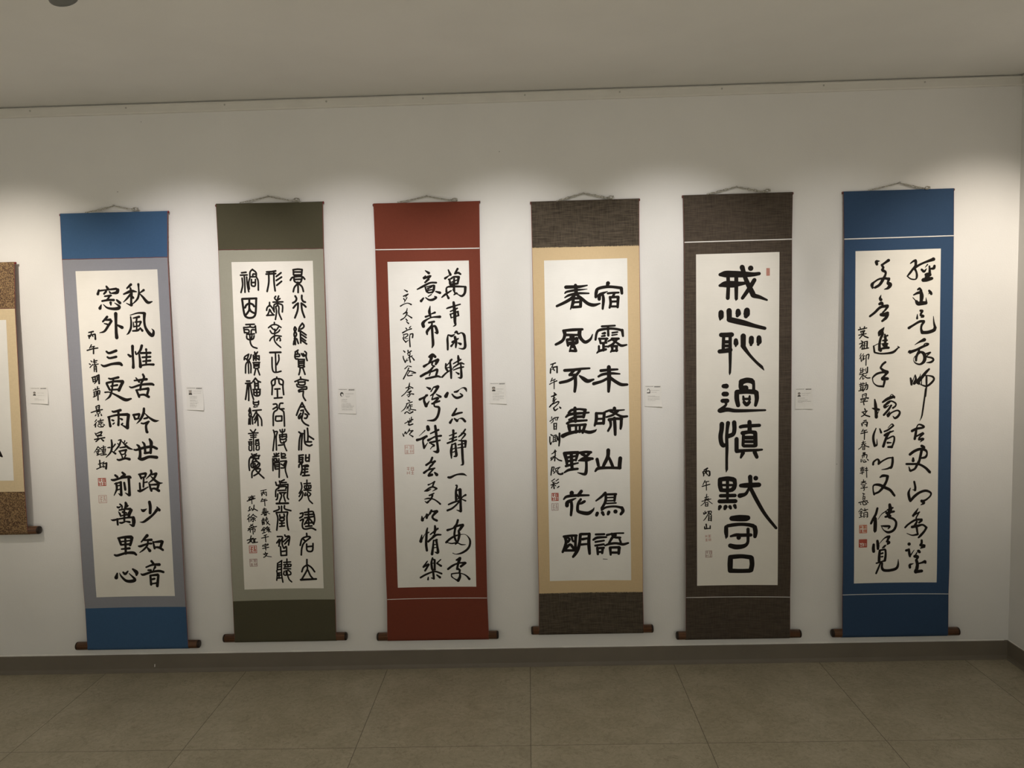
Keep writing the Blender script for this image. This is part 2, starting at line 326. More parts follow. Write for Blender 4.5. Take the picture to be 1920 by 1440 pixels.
INK = {
0: ("""726,7470,119 938,7695,214 1043,7830,190 1150,7943,71""",
""""""),
1: ("""536,2911,117 363,3057,70;217,3290,70 531,3179,129 750,3207,47;506,3050,82 537,3266,117 508,3567,94 508,3739,129;496,3761,82 304,3658,35;490,3308,94 337,3476,82 186,3612,35;573,3396,70 603,3451,94;1051,3150,105 878,3264,47;844,2908,105 847,3059,70 846,3253,82 789,3466,94 636,3635,59 498,3728,23;856,3264,35 1001,3429,94 1187,3649,129 1377,3622,47
429,4148,35 742,4069,70 1007,4076,105;1028,4098,141 1000,4379,105 1029,4639,106 1159,4881,141 1308,4993,141 1363,4821,94 1291,4722,28;447,4213,59 456,4430,82 430,4667,94 330,4860,82 238,4934,23;553,4270,59 799,4222,105;696,4284,82 665,4435,70;544,4432,47 554,4627,70;610,4434,59 854,4418,82;864,4429,82 777,4590,70;555,4616,59 777,4590,70;683,4327,70 666,4782,70;500,4788,70 700,4772,94 792,4709,70;816,4677,70 898,4788,106
-475,2959,82 -415,3057,117;-789,3102,82 -843,3262,117;-813,3133,82 -472,3099,70 -77,3066,105;-14,3111,140 -64,3217,140 -285,3244,59;-498,3163,94 -592,3258,82;-367,3166,58 -328,3232,82;-565,3355,70 -312,3330,94;-357,3350,82 -475,3498,82;-686,3546,82 -432,3510,94 -203,3516,105;-341,3620,117 -336,3717,59;-728,3696,47 -791,3835,141;-640,3688,35 -495,3821,82 -258,3871,117 -37,3855,141 1,3769,105 -177,3635,35;-83,3519,82 41,3641,129
-518,4188,106 -705,4378,82;-614,4316,70 -394,4310,117;-354,4366,106 -497,4557,106 -664,4770,94 -864,4830,35;-655,4455,47 -537,4491,82;-160,4068,152 -172,4435,117 -185,4825,129 -176,5043,153;-144,4523,70 68,4636,141
-638,5596,82 -522,5665,106 -231,5574,118;-609,5826,82 -513,5872,94 -246,5824,106;-879,6135,59 -752,6193,106 -440,6114,106 -131,6099,141 -36,6167,106
452,5406,129 442,5754,106 444,6081,106 433,6277,130;254,5749,82 339,5817,118;560,5637,71 576,5735,71;840,5394,117 762,5588,106 597,5758,47;709,5739,82 728,5979,106 734,6251,141;1009,5550,106 1013,5659,59;778,5697,94 1178,5695,106;834,5872,82 1169,5858,94;847,6036,71 1160,6011,94;725,6207,82 1017,6171,82 1284,6177,106;1023,5681,82 972,6181,82
518,6705,59 641,6872,94;445,6813,71 959,6770,118;815,6570,94 852,6702,106 727,6917,94;230,7059,59 339,7095,83 701,6993,94 1126,6970,118 1236,7005,94;727,6917,94 666,7201,94;488,7208,71 824,7171,94 1003,7153,118;519,7241,94 605,7484,106;1013,7186,106 930,7448,106;586,7418,83 810,7401,94 1006,7493,118
-608,6699,71 -500,6724,94 -210,6666,106;-411,6715,83 -470,6955,83 -505,7173,83 -609,7434,94 -805,7593,24;-707,6883,94 -374,6826,94 -44,6834,130;-709,6916,94 -593,7171,94;-34,6856,130 -145,7050,130 -221,7202,130;-540,7019,71 -273,6981,94;-593,7171,71 -196,7159,83;-796,7264,71 -599,7269,59 -343,7396,94 21,7592,142 267,7554,71
315,8225,95 562,8197,106;326,8236,83 382,8403,95;572,8209,95 519,8362,83;371,8403,83 529,8373,83;776,7971,106 742,8168,118 593,8429,95 427,8591,24;798,8169,47 978,8349,83 1194,8485,118 1375,8478,28;752,8389,71 888,8358,95;629,8573,71 740,8587,83 946,8514,95;923,8524,95 824,8676,106 833,8897,118 853,8942,130
-548,8051,71 -472,8075,95 -204,8015,118;-295,8057,106 -303,8365,95 -330,8629,107;-738,8288,71 -349,8210,95 73,8198,130;-696,8311,106 -685,8488,95 -663,8665,118;116,8221,142 65,8506,130 39,8748,154;17,8747,118 -175,8633,47;-581,8413,71 -517,8437,83;-547,8580,71 -490,8537,59;-226,8367,71 -161,8401,95;-196,8610,83 -149,8567,71
262,9660,71 362,9673,95 680,9590,119 1020,9552,118 1218,9633,118;397,9463,71 481,9553,119 510,9820,119 474,10041,142;430,10029,95 585,10065,142 882,9971,119 1197,9998,142;638,9357,71 710,9469,107 724,9802,107;937,9241,95 996,9386,154 971,9607,118 948,9806,119;701,9812,107 961,9784,95
-827,9556,47 -739,9547,71;-654,9240,71 -645,9461,95 -706,9726,83 -917,9953,36;-511,9420,71 -618,9551,47;-660,9705,47 -523,9808,95;-368,9258,47 -257,9249,71 -322,9403,71;-258,9260,71 -360,9490,83 -574,9729,47;-410,9390,47 -336,9447,59;-217,9317,47 12,9566,107 196,9647,47;-104,9286,59 -131,9363,47;-20,9366,59 -90,9419,47;-321,9569,59 -98,9541,83;-363,9712,71 -61,9664,95;-341,9724,71 -283,9858,71;-73,9674,83 -126,9817,71;-283,9858,59 -126,9828,59;-263,9892,59 -237,10003,71;-96,9873,71 -170,10005,59;-461,10053,71 -374,10078,95 -127,10017,95 49,10054,119
401,10695,83 684,10655,107;434,10707,95 492,10863,95;706,10667,95 653,10799,83;494,10830,71 665,10800,71;595,10843,83 561,11221,83;594,11043,59 731,11012,71;413,11062,83 418,11352,95;327,11373,83 439,11386,107 763,11224,48;917,10537,95 920,10670,95 693,10889,36;906,10715,71 1135,10674,119;1133,10696,107 1009,10894,95 773,11069,36;902,10781,48 1051,10939,107 1225,11064,107 1384,11066,29;826,11114,95 851,11270,95 890,11382,107;859,11137,71 1199,11119,107;1210,11131,107 1142,11319,107;871,11315,71 1030,11295,95 1206,11387,131
-589,10706,95 -505,10775,107;-284,10602,95 -190,10694,119;-350,10779,71 -190,10694,95;-755,10891,71 -645,10905,107 -331,10824,95 -18,10786,119 47,10821,95;-633,11062,60 -364,11001,95;-565,11041,95 -558,11287,95 -685,11551,36;-375,11001,107 -379,11246,107 -385,11537,119;-418,11536,95 -503,11467,29;-550,11153,60 -416,11134,60;-561,11331,60 -426,11290,60;-232,11027,95 -205,11317,107;-34,10875,119 -32,11210,107 -41,11544,131;-64,11555,107 -214,11451,36
778,11855,134 802,12051,134 779,12317,127;408,12157,45 496,12214,134 656,12133,22;1084,12069,60 1177,12195,134;1093,12167,134 896,12388,104 644,12581,119 468,12690,90 313,12688,18
-464,11922,75 -386,12001,75 -392,12112,60;-582,12038,75 -528,12060,89 -442,12020,45;-225,11865,104 -210,11963,134 -283,12143,75;-507,12166,75 -255,12130,75 -46,12134,119;-136,12006,45;-551,12221,22 -489,12334,90 -467,12433,60;-7,12177,134 -99,12329,149 -120,12441,119;-373,12253,90 -209,12299,75;-453,12419,60 -298,12381,75 -102,12371,75;-297,12143,89 -314,12423,90 -326,12619,90;-876,12562,30 -781,12586,90 -557,12543,75 -221,12495,82 31,12486,90;-612,12541,90 -606,12780,90;58,12501,149 70,12655,164 45,12837,119;10,12836,119 -126,12770,30;-518,12698,75 -428,12707,90 -286,12655,60;-258,12648,60 -107,12680,105;-135,11992,75 -193,12033,89
-628,13348,84 -326,13310,120 -81,13315,155;-596,13371,108 -522,13621,108;-49,13339,144 -93,13518,120 -146,13652,120;-327,13332,96 -346,14009,108;-515,13497,72 -112,13461,72;-501,13632,84 -143,13607,96;-512,13813,72 -176,13787,108;-814,14053,84 -705,14078,108 -344,13986,108 -31,13982,132 87,14063,96
-751,14835,72 -806,15015,168;-661,14815,24 -582,14976,84 -393,15162,120 -148,15179,144 -31,15102,120 -262,14848,36;-504,14797,84 -420,14867,120 -301,14756,60;-95,14670,84 54,14809,168 47,14922,96
598,13260,143 333,13526,60;450,13460,72 768,13442,120;210,13704,72 300,13705,108 600,13608,84 759,13599,96;618,13485,84 585,13665,84 427,13843,84 239,13975,36;578,13777,72 673,13902,144;832,13521,72 883,13803,108;865,13544,72 1197,13513,131;1231,13524,131 1137,13760,120;886,13758,72 1068,13771,108 1233,13873,108
715,14343,108 800,14457,108;473,14600,72 751,14501,96 1049,14492,132;556,14726,84 670,14727,96;860,14593,108 760,14750,48;241,14880,60 341,14915,108 688,14806,96 1010,14763,108 1202,14809,108;634,14953,96 645,15339,108;634,14953,84 955,14921,120;977,14944,108 904,15397,132;715,15112,96 808,15090,96;659,15305,72 912,15272,84""",
"""-1309,4807,59 -1122,4769,70;-1201,4821,52 -1254,4982,42;-1317,4937,59 -1302,5046,59;-1338,4937,59 -1063,4879,66;-1053,4890,70 -1054,5085,82;-1205,4886,47 -1288,4992,35;-1185,4908,42 -1145,4974,52
-1231,5309,52 -1316,5448,42;-1270,5406,42 -1116,5377,59;-1419,5533,59 -1187,5473,59 -979,5446,59;-1150,5409,59 -1167,5670,66
-1293,5961,47 -1253,6006,52;-1366,6079,47 -1325,6113,52;-1343,6232,52 -1226,6104,33;-1197,5985,47 -1043,5956,52;-1200,6040,38 -1069,6032,42;-1228,6137,42 -997,6099,47;-1160,5910,59 -1141,6129,52;-1177,6193,52 -1179,6401,52;-1177,6193,47 -1100,6173,61;-1090,6184,61 -1093,6414,61;-1160,6259,33 -1105,6250,33;-1163,6314,33 -1108,6304,33
-1293,6649,59 -1149,6609,71;-1271,6650,59 -1249,6825,66;-1160,6620,66 -1161,6806,59;-1243,6727,38 -1155,6718,38;-1249,6825,47 -1161,6806,47;-1104,6588,59 -1003,6547,71;-1004,6558,75 -1014,6897,80;-1082,6589,61 -1093,6764,61 -1210,6903,38;-1075,6655,33 -1020,6652,33;-1080,6731,33 -1025,6726,33
-1270,7164,42 -1027,7105,47;-1087,7027,52 -1105,7136,47;-1189,7090,42 -1162,7178,42;-1264,7241,42 -1121,7223,52;-1242,7242,47 -1243,7439,57;-1133,7234,47 -1152,7376,47;-1235,7297,33 -1147,7288,33;-1239,7363,33 -1151,7354,33;-1288,7449,43 -1154,7398,43;-1109,7201,47 -1010,7193,57 -1030,7335,61;-1089,7224,57 -1099,7575,61
-1214,7846,47 -1069,7795,61;-1204,7858,52 -1190,7979,52;-1059,7807,61 -1079,7949,57;-1185,7902,33 -1085,7883,33;-1190,7979,38 -1090,7960,38;-1413,8083,52 -1170,8013,57 -949,7974,57;-1103,7992,47 -1117,8036,43;-1184,8067,47 -1052,8049,52 -1068,8125,43;-1185,8078,43 -1167,8145,38;-1167,8149,33 -1068,8125,33;-1123,8146,47 -1130,8245,57;-1224,8187,52 -1259,8230,38;-1014,8149,38 -997,8215,62
-1215,8386,47 -1285,8472,38;-1221,8496,47 -1327,8614,38;-1257,8539,47 -1276,8682,62;-1175,8453,43 -932,8404,52;-1049,8357,47 -1078,8478,38;-1146,8520,38 -959,8492,43;-1132,8465,33 -1115,8543,33;-1022,8457,33 -1027,8534,33;-1161,8586,43 -985,8557,38;-1175,8629,47 -1124,8686,38 -971,8679,57 -946,8636,38;-1065,8610,38 -1034,8644,47;-942,8569,38 -901,8615,57
-1303,8935,47 -1265,9024,57;-1272,8969,43 -1049,8887,71;-1028,8898,71 -1066,8986,57;-1233,9036,43 -1056,8997,47;-1341,9199,62 -1109,9161,62 -922,9133,62;-1235,9069,47 -1037,9048,52;-1131,9161,57 -1292,9289,57;-1067,9185,47 -985,9264,81;-1188,9027,52 -1208,9170,43
-1217,9501,52 -1396,9751,24;-1218,9512,38 -1104,9604,52;-1291,9632,33 -1159,9614,43;-1317,9709,38 -1141,9681,43;-1214,9623,52 -1237,9822,52;-1287,9743,38 -1268,9799,43;-1283,9854,52 -1127,9803,43;-1089,9549,43 -913,9521,47;-997,9474,52 -1009,9851,52;-1083,9627,38 -917,9598,47;-1072,9627,43 -1057,9738,38;-918,9609,47 -936,9720,43;-1065,9683,28 -932,9664,33;-1068,9738,33 -936,9720,33;-1104,9793,33 -928,9775,38;-1130,9858,43 -899,9831,57
-1187,10068,62 -1182,10356,62;-1251,10232,43 -1062,10171,43;-1329,10430,52 -1049,10316,43;-1016,10139,48 -1078,10259,33;-1043,10227,43 -909,10186,71;-910,10197,71 -929,10319,81 -946,10430,81;-946,10430,67 -998,10384,29;-1057,10271,38 -1027,10316,48;-1063,10371,38 -984,10329,33"""),
2: ("""848,2696,77 1034,2676,77 1219,2696,77;859,2696,77 861,2900,77;1218,2707,77 1187,2909,77;866,2782,77 1203,2792,77;872,2906,77 1177,2908,77;721,3110,77 802,3005,77 1021,2968,77 1217,2984,77 1311,3083,77;868,2996,77 883,3146,77 989,3213,77 1120,3206,77 1178,3112,77 1205,3005,77;886,3082,77 1169,3079,77;1022,3193,77 1023,3428,77 1015,3610,77;986,3277,77 871,3403,77 820,3573,77;1084,3280,77 1188,3390,77 1235,3574,77
889,3746,84 938,3855,84 890,3961,84 778,4023,84;1162,3732,84 1156,3861,84 1206,3970,84 1292,4004,84;791,4227,84 905,4101,84 996,4039,84;996,4039,84 961,4329,84 838,4627,84;1127,4043,84 1232,4121,84 1306,4198,84;1127,4043,84 1147,4333,84 1233,4615,84
1135,4850,77 1007,5019,77 967,5169,77;1135,4850,77 1196,4959,77 1148,5044,77 1059,5085,77;822,4993,77 785,5078,77 814,5165,77 873,5081,77 822,4993,77;814,5165,77 775,5294,77 803,5403,77 874,5297,77 825,5166,77;778,5489,77 801,5446,77 887,5491,77;803,5403,77 812,5706,77;764,5553,77 735,5704,77;886,5513,77 934,5666,77;1034,5149,77 1034,5646,77;1055,5171,77 1267,5328,77;1071,5301,77 1263,5436,77;1065,5431,77 1235,5565,77;1040,5517,77 1273,5695,77
-230,2752,77 -56,2746,77;-34,2747,77 141,2719,77;-255,2837,77 136,2826,77;-132,2755,77 -136,2840,77;64,2739,77 59,2835,77;-147,2851,77 -163,3182,77 -245,3534,77;59,2845,77 54,3188,77 82,3521,77;152,2944,77 354,2800,77;145,3105,77 368,2972,77;157,3298,77 360,3143,77
-168,3976,70 -175,4127,70;-184,4094,70 -276,4189,70 -303,4296,70;-152,4095,70 -59,4216,70 10,4368,70;-181,4256,70 -220,4384,70 -291,4501,70;-160,4278,70 -111,4387,70 -28,4475,70;-312,4500,70 -7,4486,70;94,3736,70 47,3810,70 130,3898,70 263,3837,70;214,3728,70 139,3920,70;-26,3969,70 377,3969,70;151,3899,70 154,4071,70;2,4304,70 12,4089,70 145,4038,70 317,4075,70 357,4162,70 336,4377,70;74,4155,70 97,4371,70 39,4671,70;74,4155,70 163,4114,70 203,4201,70 193,4416,70 290,4677,70
-10,4788,65 -15,4885,65;-260,4998,65 -135,4904,65 -3,4875,65 126,4910,65 253,5000,65;-149,4968,65 -77,5056,65 8,5102,65;156,4976,65 74,5082,65 6,5145,65;-200,5118,65 -129,5228,66 2,5231,66 136,5170,65 194,5096,65;-1,5058,65 -23,5296,66;-230,5528,66 -160,5422,66 -2,5328,66 247,5356,66;-24,5317,66 -43,5490,66 27,5643,66 205,5810,66;79,5450,66 168,5409,66 207,5518,66 184,5539,66;54,5514,66 79,5450,66
-1247,2758,72 -1062,2741,72;-1295,2853,72 -1024,2849,72;-1145,2878,72 -1137,3157,72 -1145,3543,72;-1236,2972,72 -1228,3262,72 -1307,3549,72;-1050,2934,72 -1034,3267,72 -992,3525,72;-798,2630,72 -900,2734,72 -920,2927,72;-798,2641,72 -663,2762,72 -661,2933,72;-800,2908,72 -785,2823,72 -699,2825,72;-920,2927,72 -672,2933,72;-966,3419,72 -975,3161,72 -922,2969,72;-651,2955,72 -593,3107,72 -600,3471,72;-861,3035,72 -871,3249,72 -819,3304,72 -721,3285,72 -698,3039,72;-856,3164,72 -715,3157,72
-1276,3808,89 -692,3801,89;-1277,3819,89 -1219,4401,89 -1118,4555,89 -946,4581,89 -813,4520,89 -750,4349,89 -704,3833,89;-984,3805,89 -998,4084,89;-993,3987,89 -1115,4059,89 -1175,4166,89;-982,3987,89 -855,4045,89 -804,4121,89;-998,4084,89 -1018,4277,89 -1145,4446,89;-993,4213,89 -933,4322,89 -796,4401,89
-1175,4845,70 -828,4843,70;-1003,4860,70 -1007,4946,70;-1007,4946,70 -1170,4964,70 -1267,4961,70;-1267,4961,70 -1245,5178,70;-1007,4946,70 -856,4972,70 -788,4909,70;-788,4909,70 -780,5190,70;-1239,5048,70 -1077,5063,70 -1072,5182,70 -1234,5167,70;-975,5185,70 -947,5067,70 -796,5070,70;-1162,5245,70 -847,5231,70;-1165,5310,70 -1149,5418,70 -1032,5465,70 -900,5425,70 -861,5307,70;-1034,5291,70 -1031,5443,70;-947,5294,70 -976,5444,70;-1032,5465,70 -1017,5617,70 -937,5749,70 -766,5818,70
787,6008,73 911,5936,73;798,6020,73 767,6203,73 807,6291,73 884,6293,73;886,6011,73 882,6097,73;794,6106,73 948,6099,73 955,6186,73 812,6193,73;1037,6079,73 1120,6190,73 1232,6127,73;1113,6081,73 1165,6148,73;1183,5996,73 1246,6063,73 1229,6214,73 1266,6367,73;894,6315,73 1158,6321,73;905,6326,73 904,6597,73;1147,6321,73 1123,6602,73;912,6402,73 1133,6396,73;909,6478,73 1129,6472,73;916,6565,73 1125,6559,73;892,6608,73 1011,6654,73 1145,6614,73;968,6642,73 938,6815,73 900,6934,73;1067,6644,73 1115,6798,73 1153,6929,73
961,7033,73 979,7143,73;722,7213,73 857,7162,73 968,7121,73 1100,7145,73 1274,7182,73;854,7227,73 892,7348,73 1113,7352,73 1140,7222,73;864,7238,73 1129,7233,73;794,7324,73 823,7422,73 976,7448,73 1175,7430,73;1197,7441,73 1182,7528,73 995,7524,73;984,7524,73 860,7576,73 879,7642,73;869,7631,73 1057,7602,73;1057,7613,73 1037,7820,73 1128,7996,73
-252,6005,84 196,6005,84;-24,6021,70 -37,6770,70;103,6111,70 105,6317,70 8,6511,70;-174,6202,70 -183,6615,70 -136,6790,70 -6,6815,70 171,6776,70
-15,7011,73 -18,7076,73;-246,7725,73 -219,7398,73 -243,7201,73 -129,7095,73 4,7076,73 156,7102,73 240,7191,73 219,7409,73 236,7737,73;-85,7096,73 -105,7292,73 -196,7366,73;57,7099,73 82,7274,73 189,7332,73;-115,7499,73 94,7493,73;-16,7501,73 -21,7851,73;-154,7869,73 165,7855,73
-1114,6048,68 -1281,6152,68 -1309,6271,68;-1114,6059,68 -1201,6284,68;-1017,6072,68 -1068,6223,68 -1159,6307,68;-1263,6218,68 -1159,6307,68;-1147,6286,68 -1151,6829,68;-1160,6329,68 -1254,6479,68 -1281,6815,68;-1106,6330,68 -1049,6506,68 -1064,6810,68;-871,5967,68 -856,6098,68 -752,5970,68;-808,6012,68 -812,6099,68;-932,6096,68 -931,6313,68;-935,6161,68 -694,6124,68;-694,6124,68 -702,6297,68;-824,6120,68 -834,6316,68;-896,6249,68 -827,6185,68 -745,6274,68;-957,6399,68 -685,6395,68;-935,6400,68 -923,6596,68;-707,6406,68 -727,6601,68;-917,6476,68 -721,6471,68;-920,6542,68 -724,6536,68;-934,6606,68 -827,6642,68 -717,6601,68;-860,6652,68 -927,6901,68;-784,6654,68 -709,6906,68
-1253,7143,73 -1123,7146,73;-1301,7240,73 -1051,7224,73;-1226,7263,73 -1275,7590,73 -1333,7894,73;-1171,7243,73 -1205,7941,73;-1117,7244,73 -1071,7639,73 -1007,7903,73;-889,7032,73 -1005,7182,73;-889,7032,73 -808,7143,73 -691,7201,73;-929,7184,73 -931,7446,73;-788,7188,73 -792,7493,73;-922,7260,73 -791,7253,73;-926,7348,73 -795,7340,73;-1010,7498,73 -715,7495,73;-978,7510,73 -976,7707,73 -859,7764,73 -748,7713,73 -727,7516,73;-858,7513,73 -859,7753,73;-972,7619,73 -743,7614,73
981,8081,78 825,8362,78 727,8590,78;981,8081,78 1112,8368,78 1247,8567,78;885,8254,78 1073,8247,78;911,8407,78 1023,8388,78;907,8517,78 812,8646,78 831,8734,78 924,8627,78;1020,8453,78 969,8606,78 939,8780,78 1043,8936,78 1205,9027,78;1082,8542,78 1179,8610,78 1130,8718,78 1053,8717,78
795,9283,78 881,9350,78;881,9350,78 803,9613,78 762,10019,78;892,9350,78 958,9352,78;935,9373,78 886,9724,78 862,10021,78;1030,9221,78 1016,9551,78 1039,9771,78 1202,9862,78 1315,9820,78;1156,9136,78 1166,9421,78 1143,9685,78;1176,9443,78 1392,9590,78;1054,9694,78 1298,9698,78
752,10251,76 941,10232,76;762,10262,76 752,10494,76;770,10340,76 915,10331,76;914,10342,76 882,10562,76;777,10428,76 900,10419,76;740,10527,76 907,10519,76;894,10540,76 757,10627,76 730,10737,76;847,10606,76 860,10827,76 794,11048,76;1041,10234,76 1031,10476,76 1164,10478,76;1186,10225,76 1163,10501,76;1047,10355,76 1170,10346,76;877,10695,76 1079,10654,76 1121,10710,76 964,10718,76;987,10719,76 949,11072,76;915,10828,76 1094,10820,76;865,10960,76 1089,10930,76;870,11093,76 1149,11075,76
-209,8120,73 -88,8112,73 -60,8211,73 -229,8316,73;-60,8211,73 -55,8342,73 -216,8492,73 -250,8996,73;187,8085,73 66,8104,73 35,8301,73 221,8316,73;35,8301,73 162,8391,73 212,8502,73 210,9029,73;-134,8615,73 119,8610,73;-134,8626,73 -131,8801,73 110,8807,73;119,8610,73 110,8807,73
-259,9183,68 -229,9239,68;-240,9238,68 -214,9393,68 -261,9700,69 -309,10030,69;-218,9250,68 -97,9253,68 -150,9439,68 -162,9703,69 -166,10011,69;16,9178,68 56,9267,68 189,9248,68 215,9161,68;116,9159,68 101,9488,68;-16,9387,68 272,9360,68;-5,9387,68 0,9530,68 130,9577,68 265,9514,68 272,9371,68;3,9464,68 257,9448,68;-2,9574,68 36,9707,69 146,9710,68 237,9645,68 262,9580,68;-79,9815,69 109,9797,69;148,9666,68 183,9865,69 252,10043,69
-271,10152,69 -231,10231,69 -73,10146,69;-183,10143,69 -178,10276,69;-321,10284,69 -78,10256,69;27,10137,69 28,10347,69;36,10170,69 169,10173,69 176,10262,69 54,10270,69;28,10347,69 205,10340,69;-336,10361,69 -348,10858,69;-281,10362,69 -264,10473,69 -198,10475,69 -193,10364,69 -281,10362,69;-171,10365,69 -153,10454,69 -87,10455,69 -83,10367,69;-311,10538,69 -68,10522,69;-279,10561,69 -256,10783,69;-68,10522,69 -108,11141,69;-249,10628,69 -72,10610,69;-253,10706,69 -76,10688,69;-257,10794,69 -91,10787,69;-22,10479,69 222,10462,69;199,10483,69 103,10636,69 193,10616,69;-5,10590,69 123,10681,69 120,10747,69 -13,10755,69;232,10484,69 162,10814,69 235,11148,69
-1021,7968,68 -1006,8100,68 -833,8126,68 -804,7974,68;-1003,8034,68 -827,8017,68;-987,8166,47 -1011,8220,47 -858,8202,47;-1062,8361,68 -712,8337,68;-1177,8270,68 -1226,8379,68 -1150,8381,68 -1176,8248,68;-1182,8380,68 -1223,8554,68 -1136,8556,68 -1150,8381,68;-1215,8609,68 -1159,8578,68 -1075,8646,68;-1170,8577,68 -1186,8917,68;-1229,8685,68 -1251,8915,68;-1098,8667,68 -1088,8909,68;-887,8344,68 -1052,8624,68;-912,8409,68 -878,8629,68 -873,8981,68;-872,8498,68 -1014,8735,68;-878,8629,68 -999,8867,68;-851,8520,68 -730,8721,68 -721,8985,68
-1197,9148,61 -1083,9261,61 -979,9132,61;-1280,9299,61 -887,9277,61;-1208,9378,61 -957,9363,61;-1190,9456,61 -983,9451,61;-1082,9239,61 -1097,10010,61;-1249,9553,61 -1162,9545,61;-1297,9640,61 -1155,9633,61;-1276,9674,61 -1270,9762,61 -1172,9765,61 -1167,9655,61;-1267,9707,61 -1169,9699,61;-1283,9817,61 -1280,9982,61 -1183,9985,61 -1175,9820,61;-999,9571,61 -879,9553,61;-1012,9615,61 -881,9608,61;-992,9638,61 -1009,9780,61 -878,9773,61 -883,9641,61;-995,9715,61 -886,9707,61;-979,9836,61 -996,9968,61 -887,9971,61 -870,9828,61
-1190,10139,71 -1129,10230,71 -994,10145,71;-1093,10164,71 -1090,10341,71;-1195,10250,71 -866,10215,71;-1219,10293,71 -916,10346,71;-889,10236,71 -938,10345,71;-1217,10249,71 -1299,10379,71 -1322,10622,71 -1309,10821,71;-1135,10362,71 -1184,10471,71;-1069,10342,71 -987,10455,71;-1119,10473,71 -1232,10558,71 -1216,10691,71 -1065,10718,71 -932,10677,71 -882,10546,71 -1030,10453,71 -1119,10473,71;-1143,10539,71 -1149,10649,71 -1040,10652,71 -948,10566,71;-1078,10540,71 -1071,10629,71;-1066,10740,71 -1204,10891,71 -1226,11123,71;-1111,10783,71 -870,10768,71 -966,10942,71 -1146,11048,71;-1048,10829,71 -882,11011,71 -736,11159,71
1040,11273,66 1031,11494,66;911,11426,66 1179,11408,66;929,11515,66 1198,11497,66;929,11515,66 947,11626,66 1170,11618,66 1198,11497,66;1018,11516,66 1014,11616,66;1108,11506,66 1103,11617,66;899,11692,66 1189,11707,66;791,11380,66 817,11536,66 789,11668,66 693,11822,66;830,11736,66 687,11956,66;861,11803,66 796,12002,66 679,12134,66;961,11804,66 912,11914,66 1002,11893,66;1027,11827,66 1065,11983,66 1104,12117,66 1232,12252,66;1052,11761,66 1171,11851,66 1112,11939,66
1055,12472,76 1048,12628,76;880,12626,76 1218,12585,76 1257,12719,76;899,12716,76 1280,12697,76;870,12849,76 1231,12797,76;1048,12628,76 1035,13186,76;1026,12873,76 859,13117,76;1071,12874,76 1177,13008,76 1239,13121,76;1279,12720,76 1292,12942,76 1239,13121,76;700,12668,76 812,12648,76 784,12781,76 670,12847,76;687,12958,76 823,12904,76 770,13094,76 785,13272,76 917,13319,76 1143,13276,76 1319,13355,76;905,13073,76 1197,13053,76;899,13207,76 1169,13187,76
931,13498,76 937,13632,76;641,13999,76 719,13742,76 857,13654,76 1038,13633,76 1080,13678,76;1080,13678,76 802,13899,76 702,14123,76 667,14403,76;786,13742,76 872,13833,76;912,13945,76 912,14192,76 1010,14260,76 1147,14216,76 1182,13925,76;929,14058,76 1155,14037,76
98,11245,71 -61,11320,71;-260,11337,71 -233,11471,71;-104,11297,71 -67,11453,71;181,11358,71 -19,11365,71;-222,11471,71 244,11437,71;-135,11496,71 -162,11606,71;-288,11937,71 -265,11670,71 -139,11584,71;243,11459,71 200,11903,71;-159,11540,71 151,11524,71 147,11613,71;-188,11694,71 144,11679,71;-126,11785,71 140,11779,71;-195,11828,71 -226,12027,71 -272,12071,71;-105,11807,71 -43,11898,71 -144,12163,71;94,11812,71 45,11900,71 101,12146,71;201,11881,71 196,11992,71 238,12059,71;-268,12227,90 219,12226,90
-175,12352,74 -180,12474,74 -394,12558,74;-64,12343,74 -74,12566,74;59,12323,74 64,12457,74 316,12540,74;-297,12605,74 169,12593,74;-297,12605,74 -241,12830,74 -277,13142,74 -309,13343,74;179,12604,74 137,12815,74 143,13151,74 179,13342,74;-157,12698,74 -140,12799,74 27,12791,74 21,12679,74;-153,12854,74 -158,12944,74 -3,12947,74 2,12835,74 -153,12843,74;-80,12945,74 -90,13169,74;-174,13066,74 15,13048,74;-180,13189,74 20,13171,74
-299,13612,71 -79,13639,71 -245,13882,72;-216,13726,71 -334,13880,72;-197,13794,71 -251,14017,72;-79,13639,71 -113,13908,72 -56,14111,72;14,13551,71 55,13619,71 211,13622,71 150,13980,72;166,13644,71 -66,13841,71;160,13756,71 -3,13932,72;-186,14041,72 -180,14400,72;-34,14111,72 58,14046,72 53,14405,72;-140,14244,72 28,14225,72;-181,14412,72 42,14405,72
894,14596,76 883,14843,76;896,14821,76 734,14932,76 658,15112,76;907,14821,76 1071,14934,76 1198,15115,76;883,14843,76 887,15023,76 644,15427,76;919,15046,76 1011,15272,76 1117,15408,76;598,15450,96 1252,15420,86
-157,14626,64 -329,14735,64;-340,14734,64 -363,15004,65;-321,14814,64 -198,14783,64;-314,14893,64 -180,14873,64;-364,15016,65 -185,14986,65;-169,14648,64 -193,15166,65 -155,15540,65;-388,15049,65 -373,15207,65 -407,15455,65;-349,15163,65 -237,15143,65;-303,15141,65 -303,15367,65;-364,15252,65 -230,15233,65;-380,15365,65 -224,15357,65;57,14563,64 47,14788,64;-83,14706,64 207,14689,64;-88,14808,64 203,14790,64 199,14880,64;-70,14898,64 176,14880,64;-31,14786,64 -25,14899,64;91,14788,64 86,14901,64;-95,14965,65 194,14982,64;-78,15078,65 -106,15213,65 4,15238,65 -10,15057,65;34,15058,65 49,15216,65 107,15420,65 214,15535,65;80,15036,65 187,15128,65 183,15218,65 93,15239,65""",
